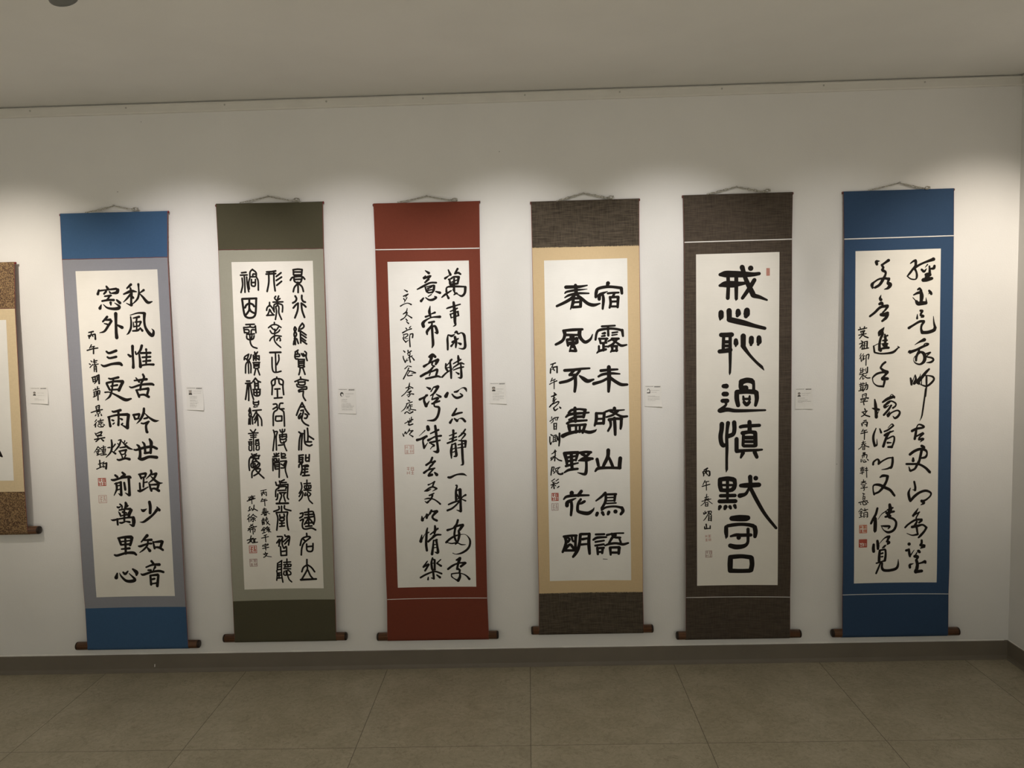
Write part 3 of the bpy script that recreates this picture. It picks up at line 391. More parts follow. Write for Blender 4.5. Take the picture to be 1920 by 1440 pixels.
"""-892,11688,40 -659,11639,40;-770,11669,40 -834,11856,40;-874,11766,40 -858,11900,40;-874,11766,40 -664,11738,40;-675,11749,40 -660,11883,40 -692,11871,40;-776,11780,40 -723,11837,40
-841,12001,40 -889,12099,40;-854,12056,40 -689,12038,40;-913,12132,40 -647,12084,40;-756,12059,40 -746,12315,40
-840,12457,43 -708,12439,43;-854,12524,43 -688,12495,43;-879,12579,43 -625,12553,43;-783,12403,43 -814,12592,43 -917,12678,43;-746,12549,33 -564,12655,33;-804,12626,43 -787,12716,43;-804,12626,43 -716,12606,43 -709,12707,43;-795,12671,43 -718,12662,43;-787,12716,43 -709,12702,43
-893,12880,40 -793,12861,40;-846,12814,40 -840,12926,40;-918,12935,40 -663,12898,40;-702,12785,48 -732,12952,48 -585,13112,48;-633,12954,40 -716,13086,40;-909,12991,40 -799,12972,40;-886,12970,40 -893,13104,40;-832,12971,40 -826,13083,40;-900,13036,40 -801,13017,40;-892,13092,40 -792,13062,40;-704,12830,40 -661,12853,40
-832,13206,40 -948,13348,40;-821,13218,40 -725,13287,40;-891,13294,40 -791,13286,40;-915,13349,40 -793,13330,40;-835,13284,40 -843,13441,40;-909,13461,40 -776,13420,40;-676,13177,40 -745,13242,40;-745,13242,40 -612,13223,40;-658,13267,40 -726,13310,40;-705,13322,40 -593,13291,40;-636,13267,40 -644,13424,40;-730,13377,40 -596,13336,40;-663,13356,40 -555,13415,40
-736,13522,43 -848,13564,43;-952,13662,43 -663,13603,43;-793,13554,43 -784,13824,43
-809,13901,43 -800,13946,43;-911,13966,43 -924,14010,43;-911,13966,43 -700,13916,43 -713,13971,43;-869,14012,43 -747,13982,43;-928,14100,43 -673,14051,43;-804,14025,43 -800,14171,43
-825,14249,45 -816,14294,45;-906,14336,45 -729,14308,45;-752,14319,45 -823,14429,45 -902,14471,45;-864,14360,33 -735,14431,33 -582,14458,33
-1272,11866,40 -1262,11899,40;-1406,11939,40 -1142,11892,40;-1319,11953,40 -1231,11933,40 -1301,12020,40;-1387,11995,40 -1342,11974,40;-1189,11957,40 -1234,12000,40;-1410,12028,40 -1234,12000,40;-1467,12093,47 -1136,11992,47;-1280,12043,40 -1277,12210,40
-1359,12330,48 -1394,12374,48 -1387,12463,48;-1443,12506,48 -1344,12464,48;-1319,12398,48 -1277,12444,48;-1193,12269,48 -1223,12446,48 -1279,12489,48;-1200,12424,48 -1062,12507,48
-1395,12641,43 -1465,12728,43;-1401,12752,43 -1493,12861,43;-1436,12818,43 -1432,12963,43;-1243,12646,43 -1381,12798,43;-1255,12668,43 -1107,12773,43;-1315,12789,43 -1206,12781,43;-1362,12854,43 -1164,12827,43;-1261,12802,43 -1258,12958,43 -1290,12946,43;-1331,12889,43 -1366,12932,43;-1210,12870,43 -1169,12916,43
-1273,13058,43 -1421,13176,43;-1373,13088,43 -1246,13160,43;-1479,13252,48 -1136,13163,48;-1334,13179,43 -1493,13330,43;-1404,13289,43 -1399,13401,43;-1405,13300,43 -1207,13262,43 -1224,13395,43;-1291,13203,43 -1283,13483,43
-1373,13547,48 -1439,13802,48;-1545,13731,48 -1290,13651,48;-1324,13672,48 -1406,13781,48 -1518,13855,48;-1425,13735,48 -1322,13851,48;-1293,13695,48 -1182,13677,48;-1238,13697,48 -1233,13832,48;-1284,13740,48 -1278,13842,48;-1299,13841,48 -1124,13824,48"""),
3: ("""803,2708,58 883,2902,116;663,3045,104 850,2922,35;1180,2676,93 1067,2864,81;1088,2876,46 1197,2836,93 1292,2892,81;802,3092,70 954,3053,58;844,3114,81 871,3286,104 967,3331,93;889,3051,46 1020,2991,70 1224,3007,104;1213,3018,116 1163,3272,81;1029,3055,81 1009,3375,104 1024,3567,81;928,3202,58 1145,3122,58;903,3286,93 1119,3271,93;700,3580,93 727,3410,70 965,3374,93 1439,3397,70;1471,3419,116 1443,3643,104 1320,3768,93 1150,3699,35;510,3799,58 654,3686,93 896,3543,58;698,3665,58 779,3839,105;998,3716,46 1086,3655,93 1150,3678,58;962,3502,46 1044,3632,70
978,4015,105 1010,4402,139 1009,4788,116 1027,4918,81 938,4980,35;690,4254,58 810,4214,81 1246,4097,58;838,4376,58 1122,4255,70;823,4494,58 1151,4384,70;1140,4395,81 1157,4534,81;834,4483,70 862,4634,58;851,4634,47 1168,4545,70
-124,2714,46 13,2814,116;-120,2917,46 -209,3021,93 30,2943,93 95,2934,58;73,2954,70 -105,3131,70;-150,3183,81 26,3070,46;-471,3453,58 -241,3341,93 43,3210,81 302,3206,81;-156,3365,58 -97,3537,93 -34,3592,70;-113,3366,46 191,3310,70;212,3332,104 185,3502,105 117,3607,70;-50,3432,81 124,3372,46;-53,3506,70 121,3479,58;-34,3603,70 139,3586,70;269,3558,58 440,3616,116;-336,3927,116 -235,3812,70;-148,3793,46 -22,3882,81 129,3886,105 283,3804,93 220,3760,58;-39,3753,46 93,3671,46
24,4140,35 -15,4354,116 21,4548,93;46,4463,47 210,4402,93;-174,4564,93 -43,4525,70;-273,4949,140 -290,4819,140 -156,4694,82 85,4593,58 410,4579,116;-52,4804,82 166,4767,93;79,4786,70 52,4936,93 -128,5146,117 -132,5276,70;51,4979,70 203,4961,105 281,5221,117 174,5197,35;72,4979,105 82,5346,105 93,5669,117 45,5819,47
711,5318,47 684,5490,93 688,5706,93 682,5911,82;733,5319,58 861,5365,105 972,5303,47;995,5239,70 1061,5198,105 1124,5286,70 1255,5246,58 1360,5335,116 1387,5550,105 1390,5809,117 1301,5893,82 1128,5868,28;876,5613,93 1118,5479,70;990,5411,116 1027,5628,117 1010,5832,70;827,5774,93 962,5626,47;1113,5652,58 1209,5697,117
832,6314,82 765,6399,82 787,6746,105 787,7071,82;588,6481,70 583,6654,93 645,6764,94;607,6568,47 832,6336,58;626,6655,47 780,6616,58;419,7019,82 599,6850,70 886,6683,35;1097,6169,70 1105,6277,117;892,6488,58 1201,6323,70;888,6640,58 1175,6473,82 1326,6509,58;1103,6342,105 1089,6450,70;884,6748,47 1104,6667,70 1301,6628,70;1195,6517,70 1206,6885,105 1190,7058,105 1071,7056,35;990,6837,47 1097,6905,93
-75,6184,105 58,6101,117 163,6190,117;12,6164,164 -14,6294,117 -104,6421,58;-305,6568,117 -128,6464,70 49,6382,70 268,6322,140;245,6365,140 175,6493,93;49,6382,93 23,6511,70 129,6579,58;108,6556,70 -94,6768,94 -427,6977,70;-448,6966,105 -183,6831,105 189,6732,58;59,6750,58 234,6711,94 172,6948,94;-53,6834,47 -100,6942,59;-245,7068,82 -37,7030,94 225,6982,94 354,7018,70
-224,7417,47 -96,7485,117;-523,7910,106 -346,7827,82 -213,7743,94;-256,7742,82 -350,7936,94 -271,8178,141;-271,8178,117 -134,7985,35;59,7423,59 233,7406,141;59,7423,47 -56,7595,59;233,7427,117 73,7663,94 -83,7768,47;158,7709,47 329,7821,105;50,7684,47 -22,7900,59;-23,7922,70 240,7863,94 15,8097,82;-28,8096,82 280,7995,82;59,8098,70 77,8208,70 250,8255,106 232,8473,106 149,8668,106 15,8774,106 -247,8779,35
617,7675,117 547,7804,164;800,7723,59 895,7834,94 1024,7880,105 1223,7797,82 1138,7708,59;901,7638,70 1010,7619,94 1122,7534,28 1254,7472,47 1361,7518,105 1401,7638,28
967,8314,70 876,8465,94 784,8594,82;806,8595,82 1027,8512,94 1191,8482,70;688,8887,117 780,8747,70;868,8727,70 974,8817,117;974,8817,94 1064,8731,35 1195,8733,94 1301,8844,106
809,9207,106 803,9426,94 752,9666,94;639,9423,47 926,9319,70;645,9565,59 933,9472,70;553,9728,82 929,9592,71;737,9775,71 696,10060,118 698,10346,59;737,9797,59 881,9734,71;880,9756,82 893,10042,106 898,10239,118 799,10282,47;764,9973,47 853,9931,47;760,10105,47 871,10063,59;1302,9172,70 1177,9345,82 1020,9474,59;1134,9322,47 1296,9369,82 1126,9585,47;1015,9627,47 1299,9654,106;1299,9654,117 1281,9894,82;988,9802,59 1296,9741,59;962,9933,47 1292,9894,59;1146,9629,70 1148,9936,106 1157,10375,106 1162,10595,94 1073,10638,35
542,11136,94 641,11138,106 885,11032,71 1149,11013,94 1301,11081,28
-687,9568,118 -533,9528,94 -290,9424,106;-233,9031,141 -215,9141,165;-347,9182,47 -594,9406,19;-356,9467,94 -448,9596,71 -413,9860,106;-414,9904,94 -255,9688,24;73,9005,106 98,9258,118 120,9587,106 153,9917,106 127,10071,141 -48,10045,28;-133,9318,59 199,9172,94;-186,9580,71 37,9454,71 300,9416,94;-230,9590,118 -7,9475,47;-167,9691,94 251,9601,71;-125,9735,47 4,9804,94 -86,9868,47 -154,9954,35
-89,10308,94 -171,10482,94 -350,10610,94;-350,10610,94 -173,10526,47 15,10464,106;-18,10486,94 -132,10637,83;-154,10637,94 -246,10767,59;-448,10928,106 -269,10811,83 -5,10750,71;-49,10772,71 -253,10988,71;-255,11043,118 -123,11013,118;-10,10927,71 74,11017,142
-22,11302,71 -179,11387,47 -289,11429,71;-45,11324,71 -116,11499,71;-451,11690,47 -250,11562,71 -95,11522,71 45,11591,95;45,11602,71 -123,11698,24;-429,11691,35 -319,11671,71 -186,11608,35;-71,11788,59 -260,11872,71;-238,11873,47 -128,11853,83 -222,12050,71 -401,12157,35;-462,12022,35 -308,11993,71 -90,12031,59 82,12146,71 178,12236,83;-443,12112,35 -358,12180,59 -268,12116,35
-595,12730,47 -578,12886,142;-578,12886,71 -418,12690,24;-419,12712,71 -373,12646,95 -400,12801,107;-399,12779,71 -171,12518,47;-192,12495,95 -263,12627,95;-172,12540,59 26,12544,142;3,12566,118 -156,12740,95 -116,12852,95 14,12922,107
850,11473,71 893,11495,71 844,11693,94 837,11915,106 831,12114,83;865,11694,35 999,11640,106;1010,11652,142 1013,11917,130 1016,12183,106 1016,12537,118;1015,12559,95 841,12491,28;883,11849,71 945,11982,59;899,12048,59 989,11961,47;518,12264,71 719,12179,83 1007,12094,59;467,12508,95 667,12422,83 893,12225,71 1099,11962,59 1234,11875,94;1075,12050,47 1226,12118,71
884,12913,95 823,13090,95 710,13200,59;441,13330,107 642,13266,71 865,13158,95 1087,13115,107;1086,13137,118 949,13314,118;776,13201,95 722,13512,95 760,13736,95 844,13870,71;903,13358,95 919,13559,118 845,13826,83 754,13914,71;370,13842,95 518,13710,95 742,13579,83 1009,13515,36 1207,13539,28 1355,13740,83 1337,13985,95 1211,14163,95 986,14296,83 763,14339,36 632,14293,36;403,13843,36 600,13890,59 823,13848,59;823,13848,47 996,13938,59 1173,13940,28
-381,13225,59 -419,13380,95 -437,13603,107 -458,13915,107 -434,14161,107;-674,13775,142 -621,13509,47;-628,13709,59 -488,13467,24;-399,13447,47 -332,13404,59;-70,13143,83 -64,13299,119 -103,13476,83;-269,13495,59 47,13256,83;-388,13782,47 -208,13653,95 -28,13523,95 160,13515,71;-138,13543,71 -208,13653,83 -367,13805,71;-145,13743,71 -175,14011,95 -229,14323,119;-145,13766,47 -12,13724,95;-35,13746,107 1,14014,95 15,14261,119 -116,14236,29;-117,13923,47 -18,13925,47;-133,14056,48 0,14037,47
936,14497,95 778,14585,83;913,14519,142 840,14742,107 789,14966,95;413,14962,95 594,14829,95 840,14720,71 1129,14699,95;1150,14710,95 947,14855,107;812,14943,95 898,15011,95 873,15123,71;550,15165,59 806,15134,59 1026,15169,48 1178,15259,71 1285,15383,107;895,15101,71 901,15281,107 818,15449,131;818,15460,95 666,15369,48 558,15278,59 550,15165,48
-426,14609,48 -599,14852,95;-577,14852,59 -375,14745,95 -560,15010,48;-538,15010,83 -424,14879,36;-213,14480,71 -263,14681,95 -249,14928,107;-214,14525,71 -127,14571,83;-127,14571,95 -140,14975,95;-220,14704,48 -153,14694,48;-250,14972,71 -118,14975,71;127,14554,48 -43,14708,71;-43,14708,71 130,14823,95;-735,15297,83 -499,15168,83 -143,15053,71 142,15149,83;-228,14951,71 -200,15131,95 -186,15356,95;-415,15283,48 -429,15384,83;-59,15201,60 70,15305,107;-284,15320,48 -197,15356,60""",
"""-999,3460,35 -883,3527,70;-1041,3716,58 -855,3635,58;-855,3646,35 -966,3750,35;-1033,3813,58 -982,3900,47;-902,3773,47 -1017,3963,28;-1173,4109,58 -1019,4027,42 -867,3999,42 -740,4056,65
-906,4202,28 -943,4330,51 -1076,4434,47;-1032,4413,35 -912,4374,58 -1016,4564,47 -1181,4667,58;-926,4459,35 -736,4593,65;-975,4630,47 -923,4696,58;-957,4738,35 -873,4815,65
-988,4995,47 -957,5039,58;-780,4925,28 -836,4988,58;-1124,5186,65 -926,5083,47 -762,5033,58;-1105,5272,47 -952,5233,47 -922,5299,51 -1066,5403,42;-1074,5316,35 -1110,5423,51 -1007,5577,51;-823,5236,35 -851,5430,51 -841,5754,61;-824,5258,47 -715,5239,58 -731,5390,65;-1007,5555,51 -897,5493,28;-927,5428,35 -1024,5425,35
-1116,5909,42 -1064,5964,65;-1135,6135,47 -1127,6222,51 -1057,6386,61;-1056,6375,51 -976,6226,23;-932,5903,58 -925,6011,42;-958,6032,47 -803,5928,58;-938,6076,47 -875,6142,51;-921,6206,47 -767,6123,42;-849,6013,42 -878,6207,51 -851,6381,61;-945,6292,42 -1001,6334,28;-790,6166,42 -697,6298,65
-954,6530,42 -1087,6646,47;-911,6542,42 -825,6566,51;-924,6617,51 -1006,6789,47 -1156,7056,61;-960,6725,42 -831,6750,51 -649,6819,51;-874,6727,42 -987,6876,35;-987,6876,47 -967,6931,51 -793,6913,51;-660,6830,35 -812,6837,35
-912,7225,35 -938,7355,61 -988,7528,47;-1071,7428,47 -917,7377,42 -789,7435,59;-1256,7760,42 -1122,7655,42 -964,7485,47 -876,7444,35;-1012,7614,35 -858,7553,59 -948,7638,47;-947,7616,35 -907,7704,42 -975,7789,47 -1006,7745,23;-1038,7722,35 -884,7672,42 -765,7686,61
-1001,7919,42 -937,7965,59;-1071,8070,42 -830,8000,47;-1027,8050,42 -1143,8265,47 -1299,8391,19;-1032,8180,35 -1057,8289,35;-942,8095,42 -1012,8246,42;-965,8138,35 -834,8120,42;-946,8204,28 -836,8185,35;-921,8118,35 -905,8293,42;-992,8290,35 -700,8342,52;-1150,8461,59 -1061,8398,47 -954,8466,52 -822,8404,66;-994,8345,35 -929,8369,47
-1041,8770,42 -991,8903,52;-1164,8876,42 -1031,8803,42 -833,8721,61;-961,8663,28 -967,8838,42;-884,8621,42 -912,8817,52;-988,8826,42 -901,8817,42;-1035,8923,42 -971,8947,61 -839,8907,59
-1265,9289,35 -1225,9389,66;-1201,9313,28 -1154,9227,59;-1132,9227,42 -1124,9293,59;-1046,9230,42 -1114,9315,24;-976,9111,52 -1046,9230,47;-1001,9187,35 -848,9180,66;-871,9201,52 -983,9319,47 -941,9364,42 -856,9421,71"""),
4: ("""858,3318,173 824,3402,116;358,3858,116 382,3667,139 449,3531,127 749,3464,127 1047,3472,116 1387,3524,127;1386,3545,139 1404,3737,116;495,3947,139 508,3798,162 638,3717,116 831,3647,35;637,3738,93 665,3973,127 627,4335,93;840,3722,92 1064,3707,92 1277,3702,81;1107,3729,104 1041,3855,104;923,3873,104 951,4109,116 905,4299,93;933,3884,104 1253,3872,104;1253,3882,127 1225,4286,104;973,4056,93 1229,4052,92;970,4248,93 1226,4254,93
-832,3433,150 -533,3430,139 -276,3426,116 24,3381,58;-446,3368,139 -428,3539,150 -431,3710,150;-880,3677,58 -793,3615,93 -450,3560,104 -193,3545,69 22,3530,28;-884,3847,58 -711,3756,104 -367,3690,104 82,3702,69;-431,3688,116 -606,3876,139 -888,4039,127 -1213,4180,104;-389,3753,116 -200,3908,127 32,4106,139 266,4176,139 524,4119,58;-542,3877,116 -567,4090,139 -669,4322,46;-542,3888,104 -242,3885,116;-242,3896,127 -259,4205,127;-524,4048,93 -288,4033,93;-570,4239,116 -249,4226,104
-976,5171,104 -610,5148,128 -202,5137,104;-934,5194,163 -915,5344,139 -984,5536,128 -1115,5640,128 -1289,5721,105;-310,5167,162 -325,5381,163 -231,5555,139 -83,5655,139 112,5542,105 202,5351,46;-872,5345,116 -357,5359,93;-658,5372,139 -661,5523,163;-833,5540,116 -467,5506,116;-834,5561,105 -795,5777,105;-445,5507,163 -427,5657,139;-750,5692,163 -470,5678,139;-572,5375,116 -602,5825,139;-666,5802,93 -735,6015,70;-558,5783,116 -477,6000,116;-713,5984,105 -498,6000,116
582,5039,93 1106,5021,81;828,5046,93 833,5410,104;316,5569,93 374,5291,104 505,5177,116 934,5134,104 1274,5185,104 1402,5231,104;1391,5210,127 1420,5446,93;588,5329,70 695,5310,116;565,5435,70 693,5417,93;995,5307,81 1209,5280,70;983,5403,70 1186,5376,58;456,5529,93 798,5538,93;488,5552,104 517,5703,93;756,5537,116 710,5686,104;517,5713,93 753,5698,93;635,5727,116 630,6006,105;664,5857,81 772,5849,81;450,5830,93 447,6002,93;360,6107,58 468,6024,105 727,5966,105;1034,5544,93 818,5646,70;970,5542,104 1247,5549,104;1183,5569,104 1009,5758,104 814,5860,93;990,5586,81 1180,5719,93 1349,5830,116 1563,5803,70;964,5843,116 984,5972,105 918,6078,70;986,5843,116 1178,5848,104;1157,5858,116 1154,6040,105;983,6036,93 1175,6019,104
832,6679,163 835,7154,175 805,7672,117;508,6822,128 841,6797,116 1184,6784,81;407,7057,93 580,6975,116 903,6939,116 1267,6969,70;749,7152,116 533,7255,117 208,7344,140;900,7133,140 1112,7289,140 1324,7402,140 1559,7407,105
-956,6775,128 -600,6763,128 -276,6728,105 58,6714,81;-579,6796,116 -755,6964,117;-342,6801,116 -562,7055,117 -824,7200,128 -1150,7267,117;-690,6966,117 -518,6970,117;-528,6970,140 -525,7337,140 -563,7640,117;-357,7006,70 -197,7129,163 -27,7231,163 211,7171,82
294,8550,129 289,8811,140 220,9049,94;294,8550,105 617,8557,105;618,8536,128 578,8970,129;333,8780,94 549,8773,94;286,8964,117 546,8958,117;1030,8359,152 1049,8479,93;672,8493,93 878,8432,93 1135,8448,82 1425,8432,58;856,8475,93 1090,8589,93 1325,8702,117 1539,8695,93;1178,8482,82 961,8630,105 701,8711,82;807,8822,140 1087,8784,117 1323,8799,117;849,8845,129 867,9063,105 756,9278,94;1301,8810,128 1287,9049,128 1263,9201,93;1023,8761,140 1039,9110,140 1044,9436,117
-566,8313,140 -569,8465,140 -555,8857,140;-830,8501,94 -697,8396,117 -415,8360,93 -135,8399,117;-157,8409,140 -227,8691,129;-941,8673,82 -788,8568,129 -419,8534,117 -8,8511,82;-814,8785,94 -552,8683,117 -270,8668,117;-903,8935,105 -728,8852,117 -425,8838,105 -100,8824,94;-840,9024,129 -428,9012,105 -147,8997,117;-819,9046,164 -801,9199,129 -771,9331,105;-537,9010,105 -543,9315,105;-385,9014,94 -391,9297,105;-169,9019,129 -237,9213,129 -272,9322,117;-1088,9443,176 -869,9350,152 -542,9282,129 -281,9256,117 -1,9317,140 216,9267,105 293,9204,35
753,10064,164 727,10327,152 581,10631,141 514,10761,94;759,10327,94 842,10526,129 925,10746,129;292,10428,141 342,10692,129;1233,10401,164 1208,10619,164 1194,10794,164;208,10920,82 340,10802,141 708,10787,117 1226,10805,117
-1037,10155,141 -755,10140,141 -472,10126,117;-1016,10177,164 -956,10420,141 -938,10596,117;-494,10147,141 -541,10343,117 -566,10474,70;-932,10333,117 -583,10276,94;-914,10487,117 -587,10430,94;-755,10140,141 -742,10601,141 -725,10821,129;-983,10682,106 -764,10623,106 -481,10564,70;-1054,10944,70 -856,10840,117 -507,10805,106;-407,10149,117 -168,10122,117 49,10138,117;-321,10195,141 -128,10309,117;-17,10180,117 -172,10330,117;-457,10477,70 -238,10372,117 109,10402,117;-413,10456,94 -131,10463,117 43,10423,94;-152,10440,117 -146,10704,117 -173,10967,141 -250,11031,118 -510,10959,35
604,11818,118 449,11970,106 218,12142,71;604,11818,106 622,12039,118 575,12237,118 441,12456,106;624,11885,94 1036,11879,106;1003,11890,118 967,12154,106;644,12017,59 969,12011,71;642,12150,59 945,12143,71;640,12260,71 1030,12243,71;440,12522,94 637,12414,94 984,12386,94 1264,12444,118;1264,12444,141 1306,12577,141 1217,12708,118;263,12651,141 229,12739,130;470,12633,141 512,12722,118;731,12615,141 697,12703,118;1002,12596,177
-766,11788,188 -779,11898,141;-373,11732,141 -507,11906,141;-1099,12044,71 -966,11937,118 -594,11903,118 -71,11905,82;-973,12312,165 -949,12181,165 -794,12097,118 -596,12014,47;-795,12141,118 -778,12362,130 -818,12715,106;-401,12063,106 -513,12237,118 -541,12501,130 -455,12592,141 -129,12655,165 69,12537,106 137,12428,35;-470,12260,71 -360,12218,118 -250,12155,118
-1131,13592,106 -868,13567,106 -605,13564,106;-1077,13616,130 -1037,13818,130 -1097,14038,130 -1189,14235,106;-639,13585,130 -655,13851,118 -661,14163,130;-979,13642,83 -893,13711,106 -961,13820,118;-804,13625,95 -763,13781,95 -676,13806,95;-1100,14172,118 -705,14184,106;-1054,14084,118 -876,13934,118 -726,14116,118;-451,13523,130 -479,13834,130 -551,14121,142 -664,14319,142 -765,14449,107;-429,13513,118 -80,13509,106;-80,13509,130 -107,13820,142 -101,14087,142 -84,14333,118;-368,13725,118 -127,13686,95;-438,13946,106 -197,13929,95
182,13537,94 531,13531,94;80,13757,95 245,13671,118 616,13654,83;165,13848,95 515,13797,83;152,14003,95 502,13953,95;237,14093,118 254,14361,106;237,14116,106 499,14097,106;455,14119,118 430,14319,106;256,14272,95 431,14263,95;639,13566,106 966,13503,71 1313,13494,71;835,13524,118 942,13658,106 1180,13682,94;986,13570,130 854,13679,118 720,13900,94;1136,13704,94 1198,13882,94;544,14009,71 719,13944,106 1002,13914,106 1284,13960,118 1501,13905,83;760,14100,130 777,14390,95;782,14090,106 1130,14081,118;1130,14092,142 1104,14348,118;800,14301,106 1126,14303,106
469,14565,28 643,14578,19""",
"""-1511,6523,47 -1316,6464,58;-1403,6494,47 -1471,6643,47;-1515,6685,58 -1530,6868,65;-1482,6643,42 -1254,6616,70;-1255,6627,65 -1260,6854,70;-1374,6645,35 -1462,6729,35;-1418,6687,42 -1366,6764,58
-1459,7075,47 -1527,7225,35;-1493,7182,35 -1341,7122,47;-1572,7321,47 -1430,7249,35 -1278,7188,58;-1386,7185,47 -1393,7510,42
-1396,7672,58 -1322,7750,65;-1508,7821,58 -1311,7750,58;-1456,7920,42 -1368,7879,47;-1398,7748,51 -1424,7964,65;-1458,8007,58 -1315,7924,42;-1382,8009,47 -1593,8242,58;-1559,8177,47 -1253,8034,58 -1232,8100,47 -1431,8290,51;-1431,8290,70 -1379,8389,70 -1259,8316,42;-1192,8253,47 -1150,8297,82
-1515,8646,42 -1527,8722,35;-1595,8829,42 -1419,8703,42;-1462,8702,35 -1465,8832,42 -1553,8906,28;-1397,8682,42 -1245,8675,51;-1267,8686,51 -1312,8793,47;-1386,8704,35 -1366,8792,35;-1434,8920,58 -1429,9160,59;-1423,8921,47 -1326,8913,51;-1326,8923,51 -1342,9163,51;-1404,9041,35 -1339,9032,35;-1429,9160,42 -1342,9141,35
-1564,9374,59 -1510,9409,59;-1609,9460,52 -1613,9657,52 -1583,9767,70;-1572,9745,52 -1504,9638,23;-1467,9421,42 -1473,9683,42;-1456,9421,35 -1347,9403,52 -1308,9600,35;-1436,9487,42 -1327,9469,42;-1427,9575,35 -1329,9545,35;-1461,9661,42 -1330,9611,42;-1391,9423,35 -1396,9663,35;-1384,9620,35 -1342,9665,42;-1283,9448,33 -1276,9623,37;-1215,9330,82 -1222,9625,82 -1248,9842,59
-1404,10002,42 -1471,10120,42;-1548,10162,42 -1361,10058,42;-1563,10314,42 -1387,10232,35;-1393,10035,47 -1435,10450,59;-1453,10296,42 -1587,10423,52;-1585,10336,59 -1543,10403,35;-1410,10297,35 -1282,10411,59 -1153,10458,66
-1550,10709,59 -1575,10862,59 -1600,11037,52;-1550,10709,47 -1463,10712,47 -1509,10842,47 -1488,10887,47;-1421,10779,42 -1223,10719,47;-1421,10801,35 -1380,10912,47;-1268,10762,42 -1379,10868,35;-1445,10910,59 -1490,10975,35;-1314,10870,52 -1316,10958,70 -1229,11005,82 -1120,10986,82 -1141,10941,35
-1451,11196,42 -1584,11279,42;-1541,11303,35 -1531,11347,42;-1476,11305,35 -1477,11349,35;-1609,11443,47 -1412,11373,47;-1509,11348,47 -1482,11591,59;-1522,11435,35 -1590,11565,47;-1457,11437,35 -1414,11483,47;-1299,11211,47 -1410,11285,35;-1291,11333,52 -1379,11396,42;-1284,11509,59 -1350,11562,42"""),
